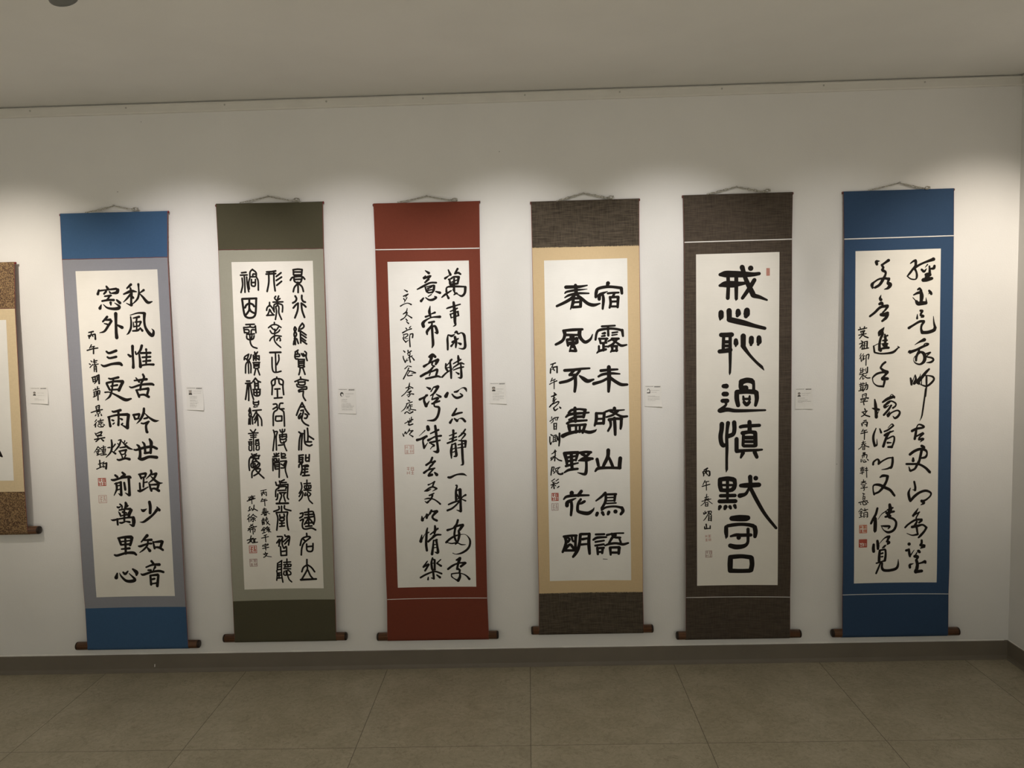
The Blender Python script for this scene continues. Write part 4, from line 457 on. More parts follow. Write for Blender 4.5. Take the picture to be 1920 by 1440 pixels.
5: ("""-731,3174,138 -519,3158,265 -201,3167,265 223,3189,242 582,3199,172 824,3174,138;-745,3608,115 -522,3561,253 -203,3569,265 73,3555,173 305,3530,115;-413,3246,150 -405,3627,150 -430,4115,161;-85,3255,161 -87,3636,161 -90,4145,138;-90,4145,138 -107,4219,35;150,2902,207 192,3051,184 264,3306,173 390,3606,196 557,3950,219 599,4036,196 831,4106,150 1125,4230,81;488,2953,218;633,3422,173 453,3714,173 154,4130,138
-700,4682,219 -701,4853,219;-734,4937,127 -745,4990,46;-380,4616,219 -372,4946,208;-382,4968,219 -106,5039,231 212,5121,219 636,5250,162 1037,5356,139;-23,4636,196 -15,4743,231;-52,4827,139;332,4624,242 320,4773,265;288,4857,173
-707,5578,185 -493,5584,197 -280,5579,197;-600,5624,139 -613,5838,139 -626,6180,139;-344,5630,139 -348,6273,139 -352,6809,111 -365,7110,97;-369,7110,93 -376,7196,28;-602,5859,139 -346,5866,139;-603,6020,127 -347,6026,127;-776,6240,174 -583,6224,185 -348,6187,208;-117,5807,174 -111,5936,208;-123,6043,81;178,5644,220 176,6029,208;165,6028,208 228,6137,174 418,6399,127 672,6684,116 904,6904,127;904,6904,127 998,7035,35;502,5737,208 495,5908,208;484,6004,116;803,5723,196 806,5895,220;770,6001,116
-626,7642,174 -508,7645,209;-617,7962,198 -499,7965,198;-673,8235,174 -480,8240,186;-534,8314,116 -545,8422,105 -795,8632,175;-773,8633,198 -471,8597,175 -171,8648,151 300,8658,128 1045,8653,81;93,7530,221 60,7702,163 123,7833,163;93,7487,232 307,7428,221 498,7454,220;540,7498,209 582,7606,128 581,7865,139;177,7716,163 305,7708,128 304,7859,116;-70,7893,198 304,7880,197 645,7910,197;-91,7893,198 -93,8173,198 -41,8434,175;687,7932,197 707,8192,174 653,8450,128;164,8071,81 185,8202,128;421,8067,81 409,8207,139;195,8310,140 301,8410,163 409,8315,140;196,8180,105 409,8185,105
-702,9177,198 -714,9393,187 -759,9675,187 -729,9937,187 -654,10048,187 -567,10028,140;-453,9139,175 -488,9399,140 -511,9725,140 -504,10161,135 -517,10597,117 -520,11034,117;-520,11034,112 -543,11143,35;-206,9124,186 -197,9406,175 -252,9601,175 -457,9683,187;409,9116,175 414,9311,175 414,9485,186;40,9314,140 211,9285,151 809,9265,140;124,9566,175 403,9528,152 637,9555,163;167,9588,128 143,10067,128;637,9576,175 646,10077,175;187,9752,163 615,9761,163;187,9915,128 614,9924,128;175,10089,140 614,10098,140;-113,9800,175 -116,10279,175;-116,10301,164 292,10277,128 677,10273,117 911,10256,82;141,10372,175 54,10566,93;612,10359,175 697,10557,152
-794,11443,176 -491,11418,199 -253,11456,199;-794,11443,187 -796,11684,187 -754,11883,176;-210,11479,187 -189,11677,164 -255,11829,188 -386,11914,141;-491,11429,141 -494,11911,129 -497,12307,117;-731,11675,105 -233,11687,105;-754,11883,164 -494,11900,164 -299,11883,164;-778,12113,152 -192,12116,152;-823,12342,176 -172,12348,176;-803,12563,164 -847,12672,94;-575,12569,176 -608,12656,129;-401,12573,153 -369,12640,117;-206,12534,153 -174,12623,117;426,11361,187 435,11602,164 424,11799,187;650,11420,199;48,11715,164 284,11709,211 777,11695,199;370,11842,105 240,12059,141 2,12131,199;445,11843,164 710,12375,164 1028,12929,141 1452,13483,117
-328,13060,212 -46,13055,270 234,13061,258 321,13051,223;-504,13365,141 -243,13327,153 60,13311,141 362,13339,153 534,13386,176;-559,13408,165 -560,13629,176 -540,13806,118;-562,13806,106 -569,13894,35;598,13431,188 630,13630,188 607,13829,153;-376,13799,94 -159,13749,141 58,13764,153 446,13760,141;329,13515,141 328,13825,129 305,14090,129 142,14220,177 -162,14247,212 -401,14186,188;-51,13862,188
-404,14664,189 -164,14647,189 96,14641,177 442,14691,189;-393,14697,212 -406,14964,224 -408,15231,201;463,14713,200 484,14980,200 439,15224,201;-408,15231,189 6,15251,177 396,15246,177""",
"""-1444,11041,51 -1302,10968,70;-1345,10989,51 -1358,11164,70;-1488,11116,61 -1456,11226,61 -1468,11281,47;-1466,11095,51 -1248,11079,61;-1216,11102,66 -1217,11255,75 -1272,11276,47;-1368,11120,42 -1434,11183,35;-1347,11175,42 -1304,11231,59
-1404,11458,37 -1493,11641,37;-1448,11533,42 -1252,11506,42;-1527,11706,47 -1209,11628,47;-1361,11536,42 -1353,11865,42
-1344,12030,38 -1356,12150,42;-1422,12170,42 -1279,12142,38;-1433,12247,38 -1258,12219,38;-1543,12320,38 -1171,12233,38;-1367,12194,38 -1434,12367,38 -1589,12505,28;-1335,12261,38 -1118,12433,33;-1402,12391,38 -1403,12522,42;-1391,12380,38 -1303,12372,38 -1305,12526,42;-1392,12457,33 -1315,12448,33;-1392,12523,38 -1305,12521,38
-1416,12731,42 -1427,12786,38;-1482,12784,38 -1461,12851,52 -1373,12788,42;-1362,12766,38 -1373,12832,33;-1307,12746,42 -1175,12739,47 -1154,12795,42;-1241,12737,33 -1242,12803,33;-1307,12746,38 -1286,12835,42 -1419,13051,42 -1485,13114,28;-1275,12835,38 -1165,12827,38;-1264,12901,42 -1277,13121,52;-1264,12901,38 -1166,12883,42 -1168,13136,56;-1254,12979,33 -1177,12970,33;-1255,13045,33 -1178,13036,33;-1277,13121,38 -1179,13103,33
-1377,13273,66 -1357,13428,47;-1444,13359,42 -1434,13447,71;-1434,13458,56 -1214,13444,47;-1213,13344,56 -1214,13455,56"""),
6: ("""481,2897,46 585,2816,80 678,2787,114;689,2819,114 680,2986,103 587,3110,92 464,3275,92 360,3398,57;360,3398,46 507,3508,57 685,3523,57 736,3409,92 714,3240,80 650,3112,103;650,3070,114 836,2959,92 1064,2861,91 1353,2764,137;1374,2754,149;1148,2958,57 1055,3071,23;921,3151,92 1015,3227,103 1108,3125,34;1221,3023,69 1233,3170,91 1234,3296,114;1417,3018,103 1387,3112,114 1232,3128,57;1089,3355,126 1234,3360,160;1151,3357,183 1132,3525,206;987,3563,160 1132,3546,172 1319,3509,126
-864,2797,137 -842,2893,115;-843,2777,114 -727,2769,23;-379,2747,126 -526,2848,92 -652,2929,92;-652,2929,80 -588,3036,103 -651,3119,69;-608,3141,126 -503,3207,103 -502,3312,92 -606,3520,126 -732,3707,115 -900,3808,103;-964,3806,46 -922,3829,57;-459,3461,103 -733,3475,80 -944,3596,80 -1028,3699,138 -1006,3826,80;-459,3471,103 -353,3474,103;-364,3506,115 -415,3631,69;-394,3652,138 -309,3718,161 -393,3842,115 -540,3891,34
782,3937,80 845,3886,80 908,3983,103;887,3961,103 931,4195,161 912,4405,126;617,4144,57 763,4074,103 888,4046,115;587,4249,34 703,4379,46;724,4400,115 787,4487,161 933,4480,172 1100,4474,138;1120,4453,80 1098,4262,18;1220,3991,92 1283,4077,126;1304,4120,103;1261,4035,46 1190,4128,18
-666,4110,23 -707,4236,103 -675,4300,138;-727,4468,115 -643,4439,138 -600,4514,92;-1107,4946,92 -916,4803,103 -684,4596,115 -409,4551,126;-409,4582,115 -493,4707,80 -598,4811,69;-661,4894,138 -534,4897,161 -407,4837,138;-407,4900,138 -469,5026,127 -617,5150,92
770,4910,28 761,5079,92;894,4775,103 957,4788,115;957,4809,103 896,4913,80;896,4955,92 1000,5001,115 918,5041,46;440,5453,115 607,5351,92 857,5209,103 1023,5203,115;1023,5234,103 941,5360,92 922,5508,92 965,5636,138;965,5647,138 1194,5642,138 1421,5563,138 1451,5479,115;1472,5479,115 1418,5266,69 1395,5011,23
-531,5396,23 -615,5511,138 -699,5615,184 -741,5721,81;-614,5575,115 -603,5682,115 -676,5850,104 -718,6062,104 -716,6297,127;-673,6320,127;-507,5684,69 -485,5855,115 -504,6174,92;-549,5790,46 -401,5730,81;-591,5927,69 -421,5921,81;-590,6066,81 -399,6060,81;-653,6256,81 -483,6218,115 -355,6221,104;-547,6109,138 -441,6133,115;-952,6142,35 -760,6051,35 -590,6066,28;-952,6142,69 -918,6377,81;-908,6399,69 -694,6447,69 -417,6444,81 -163,6396,104 26,6230,58;4,6166,28 68,6221,58
-479,6795,92 -585,6878,92 -669,7004,81;-669,7025,81 -541,7136,116 -391,7182,104;-391,7225,104 -583,7199,92 -817,7257,92 -967,7382,69 -988,7467,46 -944,7618,46 -793,7740,69 -558,7768,93;-391,7204,116 -518,7350,92 -603,7434,104;-581,7456,162 -389,7461,127;-496,7437,104 -516,7608,93 -558,7779,81
1051,5936,150 864,6017,81 677,6129,23;491,6413,173 512,6413,138 741,6333,104 991,6212,104 1198,6131,81 1177,6088,58 1073,6096,46 1011,6191,46;866,6294,58 826,6421,92 744,6611,104 735,6760,92;846,6400,69 1014,6468,127 1078,6640,138 1038,6810,127 893,6913,81 725,6867,58 640,6758,28 660,6630,28 785,6526,58 910,6444,46;1077,6512,69 1284,6453,81;1264,6474,69 1140,6599,46;1140,6620,58 1349,6668,81 1412,6755,81 1309,6838,92 1143,6855,28
521,7461,69 553,7591,104 565,7720,92;585,7656,46 688,7358,28;708,7337,46 731,7509,92 669,7679,116;690,7680,92 877,7427,46 917,7299,23;1249,7114,81 1125,7240,115 960,7450,127 816,7640,127;858,7683,116 795,7661,92;1002,7387,81 1147,7368,46 1376,7416,81 1440,7525,81 1337,7672,92 1151,7797,81 921,7728,46;961,7514,28 952,7707,46;1148,7411,81 1150,7604,81 1151,7818,69 1113,8204,69
1121,7904,69 1083,8246,69 1014,8783,69 975,9019,58 903,9190,19
-897,8286,58 -864,8524,127 -841,8783,128 -829,8999,139;-992,8639,46 -852,8675,116 -723,8700,93;-787,8871,46 -723,8743,23;-575,8402,81 -384,8278,127 -150,8197,116 -107,8241,69;-320,8215,35 -215,8099,35 -108,8198,58;-531,8575,70 -361,8429,116 -234,8367,69 -63,8458,70 -62,8565,70 -168,8649,81;-489,8533,116 -488,8620,93 -318,8538,35;-233,8540,81 -359,8731,93 -529,8921,93;-358,8968,116 -231,8842,70 3,8750,70 110,8828,81 47,8978,104 -80,9061,93 -166,8973,28;-401,8924,70 -295,8797,46
-837,9453,46 -933,9710,93 -942,9927,105 -887,10167,105;-887,10145,116 -801,10126,70 -802,9887,23;-686,9479,58 -632,9631,93;-354,9444,28 -206,9296,46 -141,9362,81;-163,9383,81 -354,9530,81 -503,9591,70;-481,9744,116 -353,9660,93 -140,9578,58;-268,9597,70 -395,9789,105 -458,9939,105 -542,10197,116;-394,9897,70 -138,9795,70 -105,9969,81 -199,10249,81;-199,10227,116 -349,10224,81;-372,10050,93 -222,10053,46
602,9595,116 770,9511,104 1000,9473,93 1062,9431,93 978,9364,81 852,9340,58 769,9468,46;770,9511,93 750,9684,104 710,9921,104;772,9814,70 1023,9689,93;1044,9711,93 899,9860,70 878,9925,81;878,9946,93 1046,9928,104 921,10055,23
-948,10926,93 -927,10817,82 -776,10713,70 -711,10801,105 -732,10910,82;-732,10910,82 -560,10784,70 -346,10680,70 -175,10662,58;-164,10663,93 -163,10837,105 -194,11010,105 -236,11074,116;-236,11053,93 -386,11114,70 -601,11142,28
986,10208,116 1070,10274,128 1008,10360,93;526,10547,116 694,10420,116 924,10337,116 1133,10384,105 1197,10515,70 1136,10666,105 948,10706,70;987,10381,116 927,10684,105 866,10944,93;655,10810,128 654,10701,81
392,10935,93 614,10940,93 887,10955,93 1140,11100,105 1308,11277,116;1330,11320,47;886,10814,93 804,10986,105 721,11137,93 553,11221,93;488,11046,35 531,11199,93
-664,11456,58 -556,11394,117 -384,11398,93;-362,11420,128 -404,11616,105 -532,11853,117 -703,12045,93 -898,12127,82;-898,12149,93 -942,11973,58 -922,11777,70 -705,11761,117 -467,11876,128 -251,11991,117 -78,12213,93;-142,12146,93 -67,12257,35
704,11660,82 748,11879,93 739,12010,105;644,11986,28 729,12010,47;559,11919,35 486,12115,105 520,12334,117 563,12444,117;563,12444,105 731,12250,117 940,12100,105 1169,12037,105 1358,12127,82 1338,12258,70 1173,12409,82 1006,12472,105;1006,12451,117 1090,12539,117 965,12625,23
-764,12722,94 -828,12962,105 -936,13157,105 -1023,13341,94;-849,13137,129 -848,13401,152 -857,13643,141;-857,13643,117 -868,13719,35;-268,12581,117 -245,12801,164 -330,12997,140;-353,12799,70 -138,12716,70;-395,12929,105 -94,12870,94;-437,13082,94 -243,13043,105;-396,12842,58 -589,12968,35 -740,13184,19;-286,13108,105 -113,13178,94 -5,13312,94 -25,13509,105 -131,13661,105 -325,13723,105 -499,13630,47 -586,13496,35;-608,13452,47 -456,13466,94 -262,13482,94 -326,13580,47
872,12755,28 779,12908,93 674,13060,105;695,13038,70 926,12909,58;905,12931,58 802,13127,58 802,13193,70;360,13538,82 487,13408,82 760,13236,94 1013,13217,93;1013,13261,93 909,13348,82;824,13303,82 741,13478,117;636,13520,117 847,13479,117 1057,13437,82 1204,13548,94;1204,13548,94 1122,13701,94 977,13876,105 893,13963,70;816,13523,94 849,13743,82 882,13831,59;426,13781,28 639,13862,59 850,13831,94
525,14224,141;411,14487,106 496,14466,106;517,14444,94 539,14621,106 562,14732,94;562,14732,70 729,14469,23;1020,14075,94 1021,14185,94 980,14273,117;1065,14317,164 1107,14318,164 981,14405,47;898,14514,129 941,14559,117;836,14580,47 773,14712,70;752,14734,129 858,14757,141 838,14845,82;817,14889,117 861,15067,129 841,15243,141;861,15044,70 1029,15001,82 1154,14958,141;1176,15002,94;713,15032,23 565,15086,106 566,15197,106;821,15310,164 801,15376,164;801,15376,141 1032,15344,129
-909,14214,106 -919,14368,129 -907,14501,129;-757,14064,106 -734,14241,129 -733,14396,106;-669,14177,23 -496,13983,47 -345,13899,94;-280,13900,117 -344,14053,94;-366,14097,106 -279,14143,117 -343,14208,82;-408,14250,47 -494,14336,82;-451,14271,70 -537,14357,70;-656,14465,94 -677,14685,117 -686,14906,117;-624,14454,82 -450,14426,82;-428,14448,82 -416,14648,94 -447,14890,106;-601,14599,70 -536,14578,82;-600,14731,59 -535,14722,70;-795,14991,70 -642,14952,70 -447,14890,82;-620,14974,70 -728,15237,82 -803,15413,82;-555,14998,82 -565,15175,106 -488,15288,118 -271,15304,118 -12,15243,118 84,15101,94 93,14847,23""",
"""-1564,5476,58 -1233,5410,51;-1500,5372,46 -1479,5468,41;-1319,5355,51 -1350,5450,46;-1478,5553,51 -1318,5515,60;-1467,5564,41 -1446,5628,41;-1318,5525,46 -1360,5620,41;-1553,5689,46 -1253,5633,46;-1382,5555,46 -1403,5683,51 -1520,5818,46;-1392,5672,46 -1296,5749,60 -1178,5795,60
-1455,5916,41 -1391,5960,60;-1519,6042,46 -1369,5982,46;-1380,5992,41 -1497,6202,42;-1412,6023,41 -1411,6247,55;-1391,6077,32 -1358,6099,46;-1327,5961,46 -1209,5943,55;-1316,5962,51 -1336,6196,51;-1209,5965,65 -1219,6199,60;-1316,6047,28 -1219,6039,28;-1315,6122,28 -1219,6114,28;-1422,6247,60 -1154,6211,51
-1454,6428,37 -1507,6533,32;-1443,6513,37 -1517,6640,32;-1464,6577,37 -1442,6738,51;-1357,6441,37 -1410,6514,28;-1389,6536,32 -1303,6517,32;-1346,6505,32 -1356,6665,42;-1378,6579,28 -1388,6675,32;-1399,6696,42 -1292,6624,28;-1249,6497,42 -1142,6468,55 -1163,6649,46;-1249,6508,46 -1258,6903,46
-1462,7015,42 -1494,7089,32;-1483,7111,37 -1322,7073,37;-1387,7007,37 -1397,7188,37;-1462,7133,32 -1472,7197,37;-1505,7218,42 -1354,7136,32;-1269,7031,37 -1279,7138,32;-1194,6980,55 -1203,7194,60 -1247,7160,23;-1515,7271,42 -1225,7214,42;-1354,7222,37 -1504,7453,42;-1375,7328,37 -1385,7457,42 -1310,7405,23;-1375,7285,37 -1224,7407,51 -1095,7411,55;-1225,7289,32 -1300,7341,32
-1514,7668,42 -1309,7630,42;-1460,7605,42 -1449,7691,32;-1374,7596,42 -1384,7661,32;-1503,7732,42 -1330,7694,37;-1460,7755,42 -1481,7905,51;-1438,7809,32 -1330,7769,32;-1437,7874,32 -1330,7845,32;-1545,7925,42 -1308,7888,32;-1384,7736,37 -1383,7929,42;-1309,7716,42 -1191,7687,56 -1201,7848,56 -1254,7890,37;-1245,7600,46 -1265,7782,46 -1372,7951,32
-1394,8079,42 -1393,8187,46;-1383,8080,37 -1243,8040,46;-1232,8062,46 -1253,8191,42;-1339,8124,28 -1275,8115,28;-1458,8260,56 -1436,8315,37;-1458,8250,42 -1167,8214,51 -1177,8257,37;-1404,8294,37 -1263,8276,42;-1274,8287,42 -1349,8349,42 -1327,8490,51;-1468,8378,42 -1188,8343,46
-1305,8641,46 -1272,8707,60;-1412,8789,46 -1197,8741,46;-1218,8752,46 -1325,8900,46 -1433,8961,46;-1380,8790,42 -1282,8901,60 -1098,8971,60
-1335,9137,46 -1238,9118,56;-1422,9242,51 -1400,9340,51;-1389,9200,37 -1216,9183,46;-1194,9206,65 -1215,9356,65;-1313,9181,37 -1378,9265,37;-1302,9267,32 -1259,9301,42
-1356,9482,42 -1431,9588,33;-1377,9557,37 -1215,9518,42;-1453,9652,46 -1182,9595,46;-1301,9527,51 -1311,9895,46
-1354,9958,42 -1353,10067,42;-1408,10022,37 -1267,9993,37;-1429,10097,37 -1245,10070,37;-1364,10045,37 -1429,10195,42 -1548,10289,33;-1342,10078,37 -1255,10156,42 -1125,10203,51;-1364,10175,37 -1374,10305,42;-1364,10175,33 -1299,10166,37 -1298,10307,42;-1353,10240,28 -1303,10237,28;-1363,10305,33 -1294,10303,33
-1363,10435,42 -1276,10427,42;-1352,10436,42 -1362,10522,37;-1276,10438,47 -1286,10514,37;-1406,10554,37 -1210,10516,47 -1220,10657,42;-1319,10458,37 -1318,10610,37;-1384,10565,42 -1384,10652,33;-1438,10694,37 -1437,10803,51;-1372,10718,37 -1339,10816,42 -1231,10798,51;-1307,10719,33 -1274,10753,37;-1188,10701,42 -1144,10746,47
-1469,11063,37 -1317,11035,37;-1393,11011,37 -1392,11305,42;-1447,11107,37 -1447,11194,33;-1447,11107,33 -1327,11089,33 -1338,11186,37;-1436,11151,28 -1338,11143,28;-1479,11269,37 -1316,11231,37;-1273,11090,37 -1186,11071,42;-1283,11166,37 -1164,11148,42;-1219,11027,37 -1206,11441,42
-1336,11535,42 -1336,11655,42;-1423,11631,42 -1249,11603,42;-1336,11633,33 -1445,11717,33;-1314,11634,33 -1216,11692,37;-1412,11740,33 -1248,11723,33;-1390,11795,33 -1270,11777,33;-1281,11788,33 -1335,11852,33;-1444,11881,37 -1182,11846,42;-1335,11830,33 -1302,11940,42 -1335,11983,33
-1367,12091,42 -1290,12126,42;-1334,12136,33 -1345,12201,33;-1355,12245,37 -1355,12354,37;-1356,12234,33 -1279,12225,37 -1289,12367,37;-1344,12300,28 -1290,12295,28;-1530,12469,47 -1180,12392,42;-1333,12377,37 -1355,12464,37;-1464,12504,37 -1442,12548,42;-1365,12485,42 -1332,12563,42 -1201,12534,42 -1223,12490,33;-1278,12444,33 -1256,12489,42;-1191,12436,42 -1147,12481,47
-1419,12713,33 -1540,12852,28;-1430,12735,33 -1353,12781,33;-1485,12854,33 -1386,12835,33;-1506,12919,33 -1364,12891,33;-1430,12812,33 -1429,13053,37;-1473,12964,28 -1451,13008,33;-1506,13083,37 -1352,13034,33;-1288,12707,33 -1277,12751,33;-1342,12793,37 -1156,12755,37;-1298,12816,28 -1222,12807,28;-1320,12892,37 -1308,13079,47;-1309,12892,33 -1178,12875,42 -1166,13062,51;-1276,12970,28 -1210,12961,28;-1265,13036,28 -1210,13027,28;-1199,13093,28 -1166,13073,28"""),
}

# ------------------------------------------------------------------ the room
XR, XL, YF = 1.9577, -4.2, -6.2      # right wall, left wall, wall behind the camera
def plane(name, vs, mat):
    o = mesh_obj(name, vs, [(0, 1, 2, 3)], mat); return tag(o, kind='structure')
def slab(name, x0, x1, y0, y1, z0, z1, mat):
    b = MB(); b.box(x0, x1, y0, y1, z0, z1); return tag(b.build(name, mat), kind='structure')
slab('wall_back', XL - .1, XR + .1, 0, .1, -.05, CEIL + .05, M['wall'])
slab('wall_right', XR, XR + .1, YF, 0, -.05, CEIL + .05, M['wall'])
slab('wall_left', XL - .1, XL, YF, 0, -.05, CEIL + .05, M['wall'])
slab('wall_front', XL - .1, XR + .1, YF - .1, YF, -.05, CEIL + .05, M['wall'])
slab('floor', XL, XR, YF, 0, -.05, 0, M['floor'])
slab('ceiling', XL, XR, YF, 0, CEIL, CEIL + .05, M['ceiling'])

def baseboard(name, p0, p1, inward):
    """vinyl cove base with a toe, plus the ragged paint line along its top edge"""
    p0, p1, n = Vector(p0), Vector(p1), Vector(inward)
    prof = [(0, .0775), (.004, .0775), (.006, .075), (.006, .016), (.009, .006), (.014, 0), (0, 0)]
    vs = [p + n * a + Vector((0, 0, z)) for p in (p0, p1) for a, z in prof]; k = len(prof)
    fs = [(i, (i+1) % k, k + (i+1) % k, k + i) for i in range(k)] + [tuple(range(k))[::-1], tuple(range(k, 2*k))]
    o = tag(mesh_obj(name, vs, fs, M['base']), kind='structure')
    L = (p1 - p0).length; d = (p1 - p0) / L; top, bot = [], []
    x = 0.0; h = .002
    while x <= L:
        h = max(.0008, min(.0055, h + random.uniform(-.0012, .0012)))
        if random.random() < .03: h = .006
        top.append(p0 + d * x + n * .0012 + Vector((0, 0, .0775 + h + .001)))
        bot.append(p0 + d * x + n * .0045 + Vector((0, 0, .0765)))
        x += .02
    m = len(top); vs = top + bot
    mesh_obj('paint_line', vs, [(i, i+1, m+i+1, m+i) for i in range(m-1)], M['edge'], o)
    return o
bb = baseboard('baseboard_back', (XL, 0, 0), (XR, 0, 0), (0, -1, 0))
baseboard('baseboard_right', (XR, 0, 0), (XR, YF, 0), (-1, 0, 0))
b = MB(); b.box(-1.6165, -1.6135, -.0066, -.005, .023, .035)
b.v = [(x + (.0012 if z > .03 else 0), y, z) for x, y, z in b.v]
b.build('paint_chip', M['edge'], bb)

def rail(name, p0, p1, inward, screws=()):
    """picture rail under the ceiling: shadow reveal, rounded upper bead, flat lower fillet"""
    p0, p1, n = Vector(p0), Vector(p1), Vector(inward)
    z = CEIL
    prof = [(0, z - .004), (.009, z - .004), (.012, z - .007), (.0125, z - .0105), (.0105, z - .0125), (.0085, z - .0135),
            (.0085, z - .036), (.006, z - .0405), (0, z - .0415)]
    vs = [p + n * a + Vector((0, 0, q)) for p in (p0, p1) for a, q in prof]; k = len(prof)
    fs = [(i, (i+1) % k, k + (i+1) % k, k + i) for i in range(k)] + [tuple(range(k))[::-1], tuple(range(k, 2*k))]
    o = tag(mesh_obj(name, vs, fs, M['trim']), kind='structure')
    for x in screws:
        s = MB(); s.lathe([(0, .0036), (.0012, .0034), (.0018, .0022)], (x, -.0085, z - .0175), (0, -1, 0), 12)
        s.build('screw', M['steel'], o)
    return o
rail('trim_1', (XL, 0, 0), (XR - .0005, 0, 0), (0, -1, 0), SCREWS)
rail('trim_2', (XR, -.013, 0), (XR, YF, 0), (-1, 0, 0))

# ------------------------------------------------------------------ spotlight head whose tip shows at the top left
def spot_head(x, aim_x):
    src = Vector((x, LAMP_Y, LAMP_Z)); d = (Vector((aim_x, 0, 1.43)) - src).normalized()
    t = thing('track_spotlight', (x, LAMP_Y, CEIL), 'dark grey ceiling spotlight, only its rounded tip showing at the upper left corner', 'spotlight')
    o = src - t.location
    b = MB(); b.lathe([(-.095, .012), (-.09, .024), (-.07, .030), (-.03, .032), (.012, .033), (.020, .0345), (.026, .0345), (.026, .0305), (.0, .028), (-.01, .012)], o, d, 28)
    b.build('lamp_head', M['lamp'], t, True)
    b = MB(); b.lathe([(0, .034), (.010, .034), (.012, .030)], (0, 0, 0), (0, 0, -1), 24); b.build('ceiling_mount', M['lamp'], t, True)
    b = MB(); b.tube([Vector((0, 0, -.01)), o - d * .045 + Vector((0, 0, .02))], .006, 10); b.build('stem', M['lamp'], t, True)
spot_head(SPOTS[2][0], SPOTS[2][3])

# ------------------------------------------------------------------ hanging scrolls
RAD = .0168; YAK = {0: -.022, 1: -.017, 2: -.015}; YB = -(.0015 + 2 * RAD); CURL = .010
def interp(t, xs, ys):
    for i in range(len(xs) - 1):
        if t <= xs[i+1]: return ys[i] + (ys[i+1] - ys[i]) * (t - xs[i]) / (xs[i+1] - xs[i])
    return ys[-1]
class Surf:
    """hanging cloth surface of one scroll, u to the right and v down from its top centre"""
    def __init__(s, w, H, ya): s.w, s.H, s.ya = w, H, ya
    def __call__(s, u, v, off=0.0):
        t = min(max(v / s.H, 0), 1)
        g = interp(t, (0, .15, .85, 1), (0, .35, 1, 0))
        y = s.ya + (YB - s.ya) * t - CURL * g * (2 * u / s.w) ** 2
        return (u, y - off, -v)
    def quad(s, mb, tl, tr, br, bl, off, nu=14, nv=10, mi=0, jag=0.0):
        vs = []
        for j in range(nv + 1):
            for i in range(nu + 1):
                a, b = i / nu, j / nv
                u = (tl[0]*(1-a) + tr[0]*a)*(1-b) + (bl[0]*(1-a) + br[0]*a)*b
                v = (tl[1]*(1-a) + tr[1]*a)*(1-b) + (bl[1]*(1-a) + br[1]*a)*b
                if jag and j == nv: v += random.uniform(-jag, jag)
                vs.append(s(u, v, off))
        fs = [(j*(nu+1)+i, (j+1)*(nu+1)+i, (j+1)*(nu+1)+i+1, j*(nu+1)+i+1) for j in range(nv) for i in range(nu)]
        mb.add(vs, fs, mi)

def catmull(p, n=5):
    if len(p) < 3:
        return [tuple(p[0][k] + (p[-1][k] - p[0][k]) * i / n for k in range(3)) for i in range(n + 1)] if len(p) == 2 else p
    q = [tuple(2*p[0][k] - p[1][k] for k in range(3))] + p + [tuple(2*p[-1][k] - p[-2][k] for k in range(3))]
    out = []
    for i in range(1, len(q) - 2):
        for j in range(n):
            t = j / n
            a, b, c, d = q[i-1], q[i], q[i+1], q[i+2]
            out.append(tuple(.5*(2*b[k] + (c[k]-a[k])*t + (2*a[k]-5*b[k]+4*c[k]-d[k])*t*t + (3*b[k]-a[k]-3*c[k]+d[k])*t**3) for k in range(3)))
    return out + [p[-1]]

def brush(mb, S, pts, off):
    """one brush stroke: a strip of varying width with rounded ends, lying on the paper"""
    P = catmull(pts); n = len(P)
    if n == 1:
        u, v, w = P[0]
        vs = [S(u + w/2*math.cos(k*math.pi/8), v + w/2*math.sin(k*math.pi/8), off) for k in range(16)]
        mb.add(vs, [tuple(range(16))[::-1]]); return
    ts = []
    for i in range(n):
        a, b = P[max(i-1, 0)], P[min(i+1, n-1)]
        dx, dy = b[0]-a[0], b[1]-a[1]; l = math.hypot(dx, dy) or 1e-9
        ts.append((dx/l, dy/l))
    vs = []; fs = []
    for (u, v, w), (tx, ty) in zip(P, ts):
        w = max(w, .0004)
        vs += [S(u - ty*w/2, v + tx*w/2, off), S(u + ty*w/2, v - tx*w/2, off)]
    for i in range(n - 1): fs.append((2*i, 2*i+2, 2*i+3, 2*i+1))
    for e, sg in ((0, -1), (n-1, 1)):
        u, v, w = P[e]; tx, ty = ts[e]; w = max(w, .0004); base = len(vs)
        for k in range(1, 6):
            q = math.pi * k / 6
            cu, cv = -ty*math.cos(q)*sg + tx*math.sin(q)*sg, tx*math.cos(q)*sg + ty*math.sin(q)*sg
            vs.append(S(u + cu*w/2*.96, v + cv*w/2*.96, off))
        a, b = (2*e, 2*e+1) if sg > 0 else (2*e+1, 2*e)
        fs.append((a, *range(base, base + 5), b))
    mb.add(vs, fs)

def ink(name, S, data, parent, mat):
    mb = MB(); k = 0
    for ch in data.split('\n'):
        for st in ch.split(';'):
            if not st.strip(): continue
            pts = [tuple(int(x) * 1e-4 for x in p.split(',')) for p in st.split()]
            brush(mb, S, pts, .00045 + (k % 12) * .000012); k += 1
    o = mb.build(name, mat, parent)
    return o

